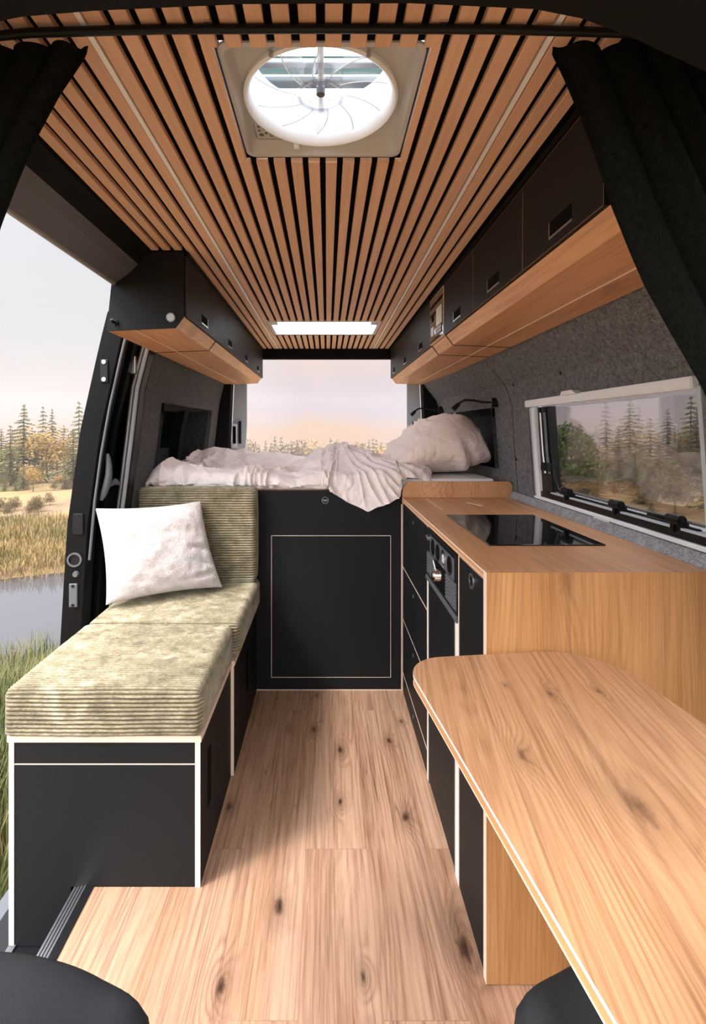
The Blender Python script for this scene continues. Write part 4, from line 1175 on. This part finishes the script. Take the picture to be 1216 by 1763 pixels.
seat(.57, .835, .50, .35, 'dark front seat cushion tucked under the oak table', M['seat'], .03)

# ------------------------------------------------------------------ curtains
def curtain(side, inner, outer, y, label, seed):
    bm = B(); nz, nu = 70, 90; rows = []
    for j in range(nz+1):
        t = j/nz; z = inner[0][0]+(inner[-1][0]-inner[0][0])*t
        xi = lerp_tab([(a, b) for a, b in inner[::-1]], z); xo = lerp_tab([(a, b) for a, b in outer[::-1]], z)
        row = []
        for i in range(nu+1):
            u = i/nu; x = xi+(xo-xi)*u
            ph = u*2*math.pi*5.2+1.1*math.sin(u*7+seed)+.5*t
            a = .020*(.55+.45*t)*min(1, u*7+.15)
            yy = y+a*math.sin(ph)+.006*mn.noise(Vector((u*9, t*3, seed)))
            xx = x+side*.010*math.cos(ph)*min(1, u*5)
            row.append(bm.verts.new((side*xx if 0 else xx, yy, z)))
        rows.append(row)
    for a, b in zip(rows, rows[1:]):
        for i in range(nu): bm.faces.new((a[i], a[i+1], b[i+1], b[i]))
    bmesh.ops.solidify(bm, geom=bm.faces[:], thickness=.003)
    o = obj('curtain', bm, M['curtain'], None, smooth=True)
    return tag(o, label, 'curtain', 'cab curtains')
inR = [(1.898, .352), (1.887, .350), (1.848, .368), (1.785, .394), (1.72, .418), (1.655, .440), (1.57, .476), (1.525, .497), (1.37, .585), (1.2, .655), (1.0, .70)]
ouR = [(1.898, .66), (1.7, .76), (1.5, .85), (1.2, .88), (1.0, .88)]
curtain(1, inR, ouR, .777, 'dark curtain swept aside at the right of the cab, over the cabinet and wall', 2)
inL = [(1.898, -.371), (1.880, -.374), (1.82, -.413), (1.755, -.447), (1.685, -.478), (1.62, -.505), (1.45, -.56), (1.2, -.62), (1.0, -.66)]
ouL = [(1.898, -.66), (1.7, -.70), (1.5, -.80), (1.2, -.86), (1.0, -.88)]
cl = curtain(-1, inL, ouL, .777, 'dark curtain gathered at the left of the cab beside the open door', 6)

# ------------------------------------------------------------------ sliding door, slid back outside the body
def dsh(z): return lerp_tab([(-.3, -.02), (.4, 0), (.9, .03), (1.3, .085), (1.66, .165), (1.80, .20)], z)
door = tag(bpy.data.objects.new('door_1', None), kind='structure'); C.objects.link(door); door.location = (-1.05, 2.7, -.2)
def dstrip(bm, prof, zs, mat=0):
    L = []
    for z in zs: L.append([bm.verts.new((x+dsh(z), y, z)) for x, y in prof])
    n = len(prof)
    for a, b in zip(L, L[1:]):
        for k in range(n):
            f = bm.faces.new((a[k], a[(k+1) % n], b[(k+1) % n], b[k])); f.material_index = mat
    bm.faces.new(L[0]); bm.faces.new(L[-1])
zz = [-.2+.1*i for i in range(21)]
bm = B(); dstrip(bm, [(-1.122, 2.10), (-1.045, 2.115), (-1.035, 2.135), (-1.035, 2.175), (-1.075, 2.18), (-1.075, 2.22), (-1.14, 2.22)], zz); obj('door_edge', bm, M['black_gloss'], door)
bm = B(); dstrip(bm, [(-1.14, 2.22), (-1.02, 2.20), (-1.02, 3.3), (-1.14, 3.3)], [-.2, .1, .4, .7, .9, 1.06]); obj('door_skin', bm, M['black_gloss'], door)
bm = B(); dstrip(bm, [(-1.14, 2.22), (-1.02, 2.20), (-1.02, 3.3), (-1.14, 3.3)], [1.60, 1.7, 1.80]); obj('door_skin', bm, M['black_gloss'], door)
for a, b in ((2.2, 2.245), (3.2, 3.3)):
    bm = B(); dstrip(bm, [(-1.14, a), (-1.02, a), (-1.02, b), (-1.14, b)], [1.06, 1.2, 1.3, 1.45, 1.60]); obj('door_skin', bm, M['black_gloss'], door)
bm = B(); dstrip(bm, [(-1.085, 2.245), (-1.08, 2.245), (-1.08, 3.2), (-1.085, 3.2)], [1.06, 1.2, 1.3, 1.45, 1.60]); obj('door_pane', bm, M['pane_dark'], door)
bm = B(); tube(bm, [(-1.03+dsh(z), 2.122, z) for z in (.75, 1.0, 1.2, 1.4, 1.6, 1.75)], .006, 8); obj('door_seam', bm, M['grey_plastic'], door, smooth=True)
# door hardware on the front edge
def de(y_, z): return Vector((-1.085+dsh(z), 2.107, z))
bm = B(); p = de(0, .755); ring(bm, p, (.1, -1, 0), .030, .023, .008); h = obj('latch_cup', bm, M['grey_plastic'], door, smooth=False)
bm = B(); cyl(bm, p, p+Vector((0, -.003, 0)), .023, seg=20); obj('cup_floor', bm, M['black_plastic'], h)
bm = B(); p = de(0, .695)+Vector((.010, 0, 0)); cyl(bm, p, p+Vector((0, -.012, 0)), .013, .011, seg=16); obj('pin', bm, M['grey_plastic'], door, smooth=True)
bm = B(); p = de(0, .60)+Vector((.004, 0, 0)); box(bm, p.x-.018, p.x+.018, p.y-.006, p.y+.004, .555, .655, bev=.004); pl = obj('lock_plate', bm, M['grey_plastic'], door)
for z in (.565, .645):
    bm = B(); cyl(bm, (p.x, p.y-.005, z), (p.x, p.y-.009, z), .006, seg=12); obj('screw', bm, M['black_plastic'], pl)
bm = B(); p = de(0, 1.55)+Vector((.006, 0, 0)); box(bm, p.x-.017, p.x+.017, p.y-.005, p.y+.004, 1.50, 1.60, bev=.004); pl = obj('guide_plate', bm, M['black_plastic'], door)
for z in (1.515, 1.588):
    bm = B(); cyl(bm, (p.x, p.y-.004, z), (p.x, p.y-.009, z), .009, seg=14); obj('screw', bm, M['alu'], pl)
bm = B(); p = de(0, .92); box(bm, p.x-.02, p.x+.025, p.y-.004, p.y+.003, .86, .95, bev=.003); obj('edge_cover', bm, M['black_plastic'], door)
bm = B(); tube(bm, [(-1.018+dsh(z)+.018*math.sin((z-1.0)/.2*math.pi), 2.155, z) for z in (1.00, 1.03, 1.07, 1.11, 1.15, 1.18, 1.20)], [.008, .014, .016, .015, .013, .010, .006], 10); hn = obj('handle', bm, M['grey_plastic'], door, smooth=True)
bm = B(); tube(bm, [(-1.005+dsh(1.06), 2.16, 1.06), (-.985+dsh(1.06), 2.20, 1.075), (-.99+dsh(1.06), 2.25, 1.06)], [.010, .014, .008], 10); obj('thumb_lever', bm, M['grey_plastic'], hn, smooth=True)
# ------------------------------------------------------------------ outdoors
def hz(x, y):
    r = math.hypot(x, y); th = math.degrees(math.atan2(x, y))
    rear = 0
    if y > 0: rear = sstep(21, 14, abs(th))
    z = -.75
    z += (-2.02+.75)*sstep(3.5, 8.3, r)
    left = sstep(-9, -16, th)*sstep(-150, -120, th)
    z -= left*.7*sstep(8.2, 8.9, r)*sstep(13.6, 12.9, r)
    z += .28*sstep(13.2, 24, r)*(1-rear)
    z -= rear*5.0*sstep(8, 32, r)
    z += .10*mn.noise(Vector((x*.35, y*.35, 0)))*sstep(3, 9, r)+.35*mn.noise(Vector((x*.07, y*.07, 3)))*sstep(14, 40, r)
    return z
k = N('meadow'); p = k.pos()
n1 = k.noise(p, .16, 4, .6, .5); n2 = k.noise(p, 2.2, 4, .65); n3 = k.noise(p, 25, 3, .7)
f = k.math('ADD', k.math('MULTIPLY', n1, .6), k.math('ADD', k.math('MULTIPLY', n2, .25), k.math('MULTIPLY', n3, .15)))
k.l(k.ramp(f, [(.38, s2l((99, 87, 55))), (.47, s2l((135, 113, 76))), (.55, s2l((125, 102, 80))), (.64, s2l((99, 84, 63)))]), k.b.inputs['Base Color'])
k.b.inputs['Roughness'].default_value = .95; k.b.inputs['Specular IOR Level'].default_value = .1; k.bump(n3, .8, .05)
M['meadow'] = k.m
bm = B(); rs = [2.2*(1.062**i) for i in range(66)]; na = 150; G_ = []
for r in [0.3, 1.2]+rs:
    G_.append([bm.verts.new((r*math.sin(2*math.pi*a/na), r*math.cos(2*math.pi*a/na), hz(r*math.sin(2*math.pi*a/na), r*math.cos(2*math.pi*a/na)))) for a in range(na)])
for a, b in zip(G_, G_[1:]):
    for i in range(na): bm.faces.new((a[i], a[(i+1) % na], b[(i+1) % na], b[i]))
bm.faces.new(G_[0])
tag(obj('ground', bm, M['meadow'], smooth=True), kind='structure')
k = N('lake water'); k.b.inputs['Base Color'].default_value = (.055, .055, .06, 1); k.b.inputs['Roughness'].default_value = .06
k.b.inputs['Specular IOR Level'].default_value = 1.0; k.b.inputs['IOR'].default_value = 1.6; k.bump(k.noise(k.vscale(k.pos(), (2, 5, 1)), 1, 3), .04, .02)
M['water'] = k.m
bm = B(); prism(bm, [(-20, -8), (-3.0, 6), (-2.2, 15), (-12, 15), (-20, 8)], 'z', -2.2, -2.13)
tag(obj('lake', bm, M['water']), 'still grey lake water seen through the open side door', 'water')

def leafmat(name, a, b, c):
    k = N(name); p = k.pos(); oi = k.a('ShaderNodeObjectInfo')
    n = k.noise(p, 2.2, 3, .6)
    k.l(k.mix(oi.outputs['Random'], k.ramp(n, [(.35, a), (.65, b)]), c), k.b.inputs['Base Color'])
    k.b.inputs['Roughness'].default_value = .9; k.b.inputs['Specular IOR Level'].default_value = .1
    return k.m
M['needle'] = leafmat('needles', s2l((73, 75, 40)), s2l((105, 102, 63)), s2l((89, 81, 54)))
M['gold'] = leafmat('gold leaves', s2l((129, 99, 55)), s2l((146, 117, 71)), s2l((135, 109, 63)))
M['brush'] = leafmat('brush leaves', s2l((79, 67, 48)), s2l((108, 91, 68)), s2l((92, 80, 52)))
M['green'] = leafmat('green leaves', s2l((46, 60, 29)), s2l((79, 92, 50)), s2l((59, 72, 33)))
M['trunk'] = plain('bark', s2l((72, 60, 50)), .9)

def conifer_mesh(seed, h=1.0, wh=22):
    random.seed(seed); bm = B()
    for i in range(wh):
        t = i/wh; z = .10+.9*t; L = .235*(1-t)**.85*(1+.35*random.uniform(-1, 1))+.012
        nb = int(13-6*t)
        for k in range(nb):
            a = 2*math.pi*(k+random.random())/nb; l = L*random.uniform(.6, 1.15); d = Vector((math.cos(a), math.sin(a), 0)); s = Vector((-d.y, d.x, 0))
            droop = -.20*l; zt = z+random.uniform(-.012, .012)
            n = 5
            for j in range(n):
                u0 = j/n; u1 = (j+1.4)/n
                for sd in (-1, 1):
                    p0 = d*l*u0+Vector((0, 0, zt+droop*u0)); p1 = d*l*min(1, u1)+Vector((0, 0, zt+droop*u1*1.1))+s*sd*l*.24*(1.1-u0)+Vector((0, 0, -.010)); p2 = d*l*min(1.05, u0+.5/n)+Vector((0, 0, zt+droop*u0+.006))
                    f = bm.faces.new([bm.verts.new(q*h) for q in (p0, p1, p2)])
    return bm
def leafy_mesh(seed, n=1500, w=.32):
    random.seed(seed); bm = B()
    blobs = [(Vector((random.uniform(-.16, .16), random.uniform(-.16, .16), random.uniform(.30, .82))), random.uniform(.12, .24)) for _ in range(11)]
    for _ in range(n):
        c, r = random.choice(blobs); v = Vector((random.gauss(0, 1), random.gauss(0, 1), random.gauss(0, 1))).normalized()
        p = c+v*r*random.uniform(.7, 1.05); a = Vector((random.gauss(0, 1), random.gauss(0, 1), random.gauss(0, 1))).normalized()*.020; b = a.cross(v).normalized()*.014
        bm.faces.new([bm.verts.new(q) for q in (p-a, p+b, p+a, p-b)])
    return bm
def proto(name, bm, mat, trunk_r, trunk_h):
    t = bpy.data.objects.new(name, None)
    me = bpy.data.meshes.new('foliage'); bm.to_mesh(me); bm.free(); me.materials.append(mat)
    b2 = B(); cyl(b2, (0, 0, -.08), (0, 0, trunk_h), trunk_r, trunk_r*.2, seg=6); mt = bpy.data.meshes.new('trunk'); b2.to_mesh(mt); b2.free(); mt.materials.append(M['trunk'])
    return name, me, mt
PR = [proto('conifer', conifer_mesh(3), M['needle'], .012, .95), proto('conifer', conifer_mesh(9, wh=17), M['needle'], .013, .95), proto('autumn_tree', leafy_mesh(4), M['gold'], .02, .5), proto('brush_tree', leafy_mesh(8), M['brush'], .014, .5), proto('green_tree', leafy_mesh(12, 2200), M['green'], .02, .5)]
def plant(pi, x, y, h, w, label, group, cat='tree'):
    name, me, mt = PR[pi]
    o = bpy.data.objects.new(name, None); C.objects.link(o); o.location = (x, y, hz(x, y)-.02)
    o.scale = (h*w, h*w, h); o.rotation_euler.z = random.uniform(0, 6.28)
    tag(o, label, cat, group)
    for nm, m in (('foliage', me), ('trunk', mt)):
        c = bpy.data.objects.new(nm, m); C.objects.link(c); c.parent = o
random.seed(11)
LB = 'trees across the lake'; RB = 'trees beyond the side window'; BB = 'treetops beyond the rear opening'
lab = {('L', 0): 'hazy green conifer standing across the lake', ('L', 2): 'golden autumn tree among the conifers across the lake', ('L', 3): 'brown brushy bush on the bank across the lake',
       ('R', 0): 'green conifer on the brown slope beyond the side window', ('R', 2): 'golden tree on the slope beyond the side window', ('R', 3): 'brown bush on the slope beyond the side window',
       ('B', 0): 'pale conifer treetop beyond the rear opening', ('B', 2): 'golden treetop beyond the rear opening', ('B', 3): 'brown treetop beyond the rear opening'}
def grow(side, ty, ratio, y, top_px, w, grp):
    x = ratio*y; z0 = hz(x, y); ztop = CH+(741-top_px)/860*y
    h = max(.6, ztop-z0)
    kk = 0 if ty in (0, 1) else ty
    plant(ty, x, y, h, w, lab[(side, kk)], grp[kk])
gl = {0: 'conifers across the lake', 2: 'autumn trees across the lake', 3: 'bushes across the lake'}
gr = {0: 'conifers beyond the side window', 2: 'autumn trees beyond the side window', 3: 'bushes beyond the side window'}
gb = {0: 'conifer tops beyond the rear opening', 2: 'golden tops beyond the rear opening', 3: 'brown tops beyond the rear opening'}
# across the lake (x in the open side view)
for px, top, y, w, ty in ((41, 692, 29, 1.25, 0), (74, 695, 34, .8, 1), (90, 700, 35, .8, 0), (136, 686, 31, .9, 1), (18, 728, 28, 1.3, 1), (80, 730, 29, 1.25, 2), (110, 728, 33, 1.0, 1), (126, 735, 27, 1.3, 0), (2, 735, 30, 1.3, 0), (60, 738, 31, 1.2, 1), (98, 745, 29, 1.1, 2), (150, 730, 32, 1.1, 0), (165, 742, 30, 1.1, 1), (30, 752, 33, 1.3, 2)):
    grow('L', ty, (px-563)/860, y, top, w, gl)
for i in range(16):
    px = random.uniform(-10, 165); grow('L', random.choice((0, 3, 3, 2)), (px-563)/860, random.uniform(23, 28), random.uniform(790, 850), 1.3, gl)
for i in range(10):
    px = random.uniform(0, 165); grow('L', 3, (px-563)/860, random.uniform(17, 21), random.uniform(862, 900), 1.3, gl)
for i in range(10):      # further along, out of the picture to the left
    grow('L', random.choice((0, 1, 2)), random.uniform(-1.1, -.68), random.uniform(27, 34), random.uniform(695, 740), 1.1, gl)
# beyond the rear opening
for i in range(52):
    px = 412+i*5.8+random.uniform(-3, 3); ty = random.choice((0, 1, 0, 1, 3, 2))
    top = random.uniform(750, 774)
    if 470 < px < 486: top = 748
    if 520 < px < 600: top = random.uniform(750, 772)
    grow('B', ty, (px-563)/860, random.uniform(52, 64), top, .85, gb)
# beyond the side window
for px, top, y, w, ty in ((985, 702, 20, 1.2, 4), (1000, 725, 22, 1.2, 1), (1085, 684, 30, 1.2, 0), (1045, 720, 33, 1.1, 0), (1120, 715, 29, 1.1, 1), (1150, 700, 31, 1.0, 0), (1190, 676, 30, 1.0, 1), (1178, 735, 32, 1.1, 2), (1200, 700, 27, 1.2, 0), (960, 730, 33, 1.1, 0), (1065, 735, 27, 1.2, 0), (1020, 745, 26, 1.2, 1), (1135, 745, 25, 1.2, 1), (1170, 752, 26, 1.2, 0), (1095, 750, 24, 1.2, 0), (945, 745, 27, 1.2, 1), (1215, 690, 30, 1.2, 1), (1240, 700, 27, 1.2, 0)):
    if ty == 4:
        x = (px-563)/860*y; plant(4, x, y, CH+(741-top)/860*y-hz(x, y), 1.0, 'bright green leafy tree seen at the left of the side window', None)
    else: grow('R', ty, (px-563)/860, y, top, w, gr)
for i in range(14):
    px = random.uniform(940, 1230); grow('R', random.choice((0, 3, 0)), (px-563)/860, random.uniform(17, 24), random.uniform(775, 850), 1.3, gr)
plant(4, -2.98, 7.0, 2.9, .5, 'leafy green bush glimpsed through the sliding door glass', None, 'bush')

# grasses: uncountable blades
def blades(name, n, area, hgt, wid, mat, label, seed):
    random.seed(seed); bm = B()
    for _ in range(n):
        x, y = area(); z = hz(x, y); h = hgt(x, y)*random.uniform(.55, 1.15); a = random.uniform(0, 6.28); d = Vector((math.cos(a), math.sin(a), 0)); s = Vector((-d.y, d.x, 0))*wid*random.uniform(.6, 1.2)
        b = random.uniform(.1, .55)*h; p = Vector((x, y, z))
        L = [p-s, p+s, p+Vector((0, 0, h*.6))+d*b*.35-s*.7, p+Vector((0, 0, h*.6))+d*b*.35+s*.7, p+Vector((0, 0, h))+d*b]
        v = [bm.verts.new(q) for q in L]
        bm.faces.new((v[0], v[1], v[3], v[2])); bm.faces.new((v[2], v[3], v[4]))
    me_obj = obj(name, bm, mat)
    return tag(me_obj, label, 'grass', None, 'stuff')
k = N('grass'); p = k.pos(); n = k.noise(p, 1.3, 3); 
k.l(k.ramp(n, [(.38, s2l((58, 66, 26))), (.52, s2l((84, 87, 40))), (.66, s2l((116, 104, 64)))]), k.b.inputs['Base Color']); k.b.inputs['Roughness'].default_value = .8; M['grass'] = k.m
k = N('dry grass'); p = k.pos(); n = k.noise(p, .5, 3)
k.l(k.ramp(n, [(.40, s2l((99, 88, 46))), (.55, s2l((132, 110, 69))), (.66, s2l((122, 99, 68)))]), k.b.inputs['Base Color']); k.b.inputs['Roughness'].default_value = .9; M['drygrass'] = k.m
def a1():
    y = random.uniform(1.2, 7.0); return (-(.42+random.random()*.55)*y-.45, y)
blades('bank_grass', 15000, a1, lambda x, y: .28+.22*max(0, mn.noise(Vector((x*.9, y*.9, 0)))+.5), .005, M['grass'], 'long green grass on the near bank outside the side door', 5)
def a2():
    y = random.uniform(10.9, 17.5); return (-(.40+random.random()*.40)*y, y)
blades('shore_grass', 9000, a2, lambda x, y: .22+.16*max(0, mn.noise(Vector((x*.6, y*.6, 4)))+.5), .014, M['drygrass'], 'golden dry grass along the far shore of the lake', 6)

# morning mist lying over the lake and the woods
k = N('mist'); k.n.remove(k.b); v = k.a('ShaderNodeVolumeScatter'); v.inputs['Color'].default_value = (*MISTC, 1); v.inputs['Density'].default_value = MIST; k.l(v.outputs[0], k.out.inputs['Volume']); M['mist'] = k.m
bm = B(); box(bm, -80, 75, 13.5, 90, -9, 7)
mist = tag(obj('morning_mist', bm, M['mist']), 'pale morning mist over the lake and woods outside', 'mist', None, 'stuff')

# ------------------------------------------------------------------ light
w = bpy.data.worlds.new('World'); bpy.context.scene.world = w; w.use_nodes = True
nt = w.node_tree; nn = nt.nodes; lk = nt.links; bg = nn['Background']
tcd = nn.new('ShaderNodeTexCoord'); sp_ = nn.new('ShaderNodeSeparateXYZ'); lk.new(tcd.outputs['Generated'], sp_.inputs[0])
def wramp(fac, st):
    r_ = nn.new('ShaderNodeValToRGB'); lk.new(fac, r_.inputs[0]); e = r_.color_ramp.elements
    while len(e) < len(st): e.new(.5)
    for el, (p_, c_) in zip(e, st): el.position = p_; el.color = (*c_, 1)
    return r_.outputs[0]
def wmath(op, a, b=0, c=0):
    nd = nn.new('ShaderNodeMath'); nd.operation = op
    for i, v in enumerate((a, b, c)):
        if isinstance(v, bpy.types.NodeSocket): lk.new(v, nd.inputs[i])
        else: nd.inputs[i].default_value = v
    return nd.outputs[0]
def wmix(f, a, b, mode='MIX'):
    nd = nn.new('ShaderNodeMix'); nd.data_type = 'RGBA'; nd.blend_type = mode
    for s_, v in ((nd.inputs[0], f), (nd.inputs[6], a), (nd.inputs[7], b)):
        if isinstance(v, bpy.types.NodeSocket): lk.new(v, s_)
        else: s_.default_value = (*v, 1) if isinstance(v, tuple) else v
    return nd.outputs[2]
nz = nn.new('ShaderNodeTexNoise'); lk.new(tcd.outputs['Generated'], nz.inputs['Vector']); nz.inputs['Scale'].default_value = 5.5; nz.inputs['Detail'].default_value = 3; nz.inputs['Distortion'].default_value = .6
el = wmath('ADD', sp_.outputs[2], wmath('MULTIPLY', wmath('SUBTRACT', nz.outputs['Fac'], .5), .05))
low = wramp(el, [(0, s2l((214, 172, 138))), (.012, s2l((206, 178, 160))), (.04, s2l((190, 176, 186))), (.085, s2l((204, 188, 194))), (.15, s2l((232, 212, 202))), (.30, s2l((226, 226, 230)))])
lowL = wramp(el, [(0, s2l((222, 196, 176))), (.03, s2l((224, 206, 198))), (.07, s2l((230, 216, 212))), (.14, s2l((230, 227, 227))), (.30, s2l((231, 231, 235)))])
lowR = wramp(el, [(0, s2l((206, 190, 184))), (.05, s2l((200, 188, 198))), (.12, s2l((206, 200, 208))), (.30, s2l((226, 226, 230)))])
side = wmath('MULTIPLY', sp_.outputs[0], -3.5); c1 = wmix(wramp(side, [(.2, (0, 0, 0)), (.9, (1, 1, 1))]), low, lowL)
sr = wmath('MULTIPLY', sp_.outputs[0], 3.0); c1 = wmix(wramp(sr, [(.2, (0, 0, 0)), (.9, (1, 1, 1))]), c1, lowR)
# overcast sky is brighter overhead and round the sun, which stands behind and to the left
zen = wramp(sp_.outputs[2], [(.36, (0, 0, 0)), (.80, (1, 1, 1))])
SUN = Vector((-.80, -.52, 1.2)).normalized()
dt = nn.new('ShaderNodeVectorMath'); dt.operation = 'DOT_PRODUCT'; lk.new(tcd.outputs['Generated'], dt.inputs[0]); dt.inputs[1].default_value = SUN
glow = wramp(dt.outputs['Value'], [(.0, (0, 0, 0)), (1, (1, 1, 1))])
boost = wmath('ADD', 1.0, wmath('ADD', wmath('MULTIPLY', zen, ZEN), wmath('MULTIPLY', wmath('POWER', glow, 3.0), GLOW)))
behind = wramp(wmath('MULTIPLY', sp_.outputs[1], -1), [(.05, (0, 0, 0)), (.45, (1, 1, 1))])
boost = wmath('ADD', boost, wmath('MULTIPLY', behind, BEHIND))
vm = nn.new('ShaderNodeVectorMath'); vm.operation = 'SCALE'; c1 = wmix(wmath('MINIMUM', wmath('MULTIPLY', wmath('SUBTRACT', boost, 1), .4), 1), c1, (.72, .74, .79)); lk.new(c1, vm.inputs[0]); lk.new(boost, vm.inputs[3])
lk.new(vm.outputs[0], bg.inputs[0]); bg.inputs[1].default_value = 1.0

sl = bpy.data.lights.new('sun', 'SUN'); sl.energy = SUNE; sl.angle = R(9); sl.color = (1, .98, .96)
so_ = bpy.data.objects.new('sun', sl); C.objects.link(so_); so_.rotation_euler = SUN.to_track_quat('Z', 'Y').to_euler(); so_.location = (-4, -4, 8)

# ------------------------------------------------------------------ camera
cam = bpy.data.cameras.new('camera'); co = bpy.data.objects.new('camera', cam); C.objects.link(co)
co.location = (0, 0, CH); co.rotation_euler = (R(90), 0, 0)
cam.sensor_fit = 'VERTICAL'; cam.sensor_height = 24; cam.lens = 24*860/1763
cam.shift_x = 45/1763; cam.shift_y = -140.5/1763; cam.clip_start = .02; cam.clip_end = 400
sc = bpy.context.scene; sc.camera = co
sc.view_settings.view_transform = 'Standard'; sc.view_settings.look = 'None'; sc.view_settings.gamma = 1
sc.view_settings.use_curve_mapping = False; sc.view_settings.exposure = EXPO
sc.cycles.transparent_max_bounces = 24; sc.cycles.max_bounces = 10; sc.cycles.diffuse_bounces = 6
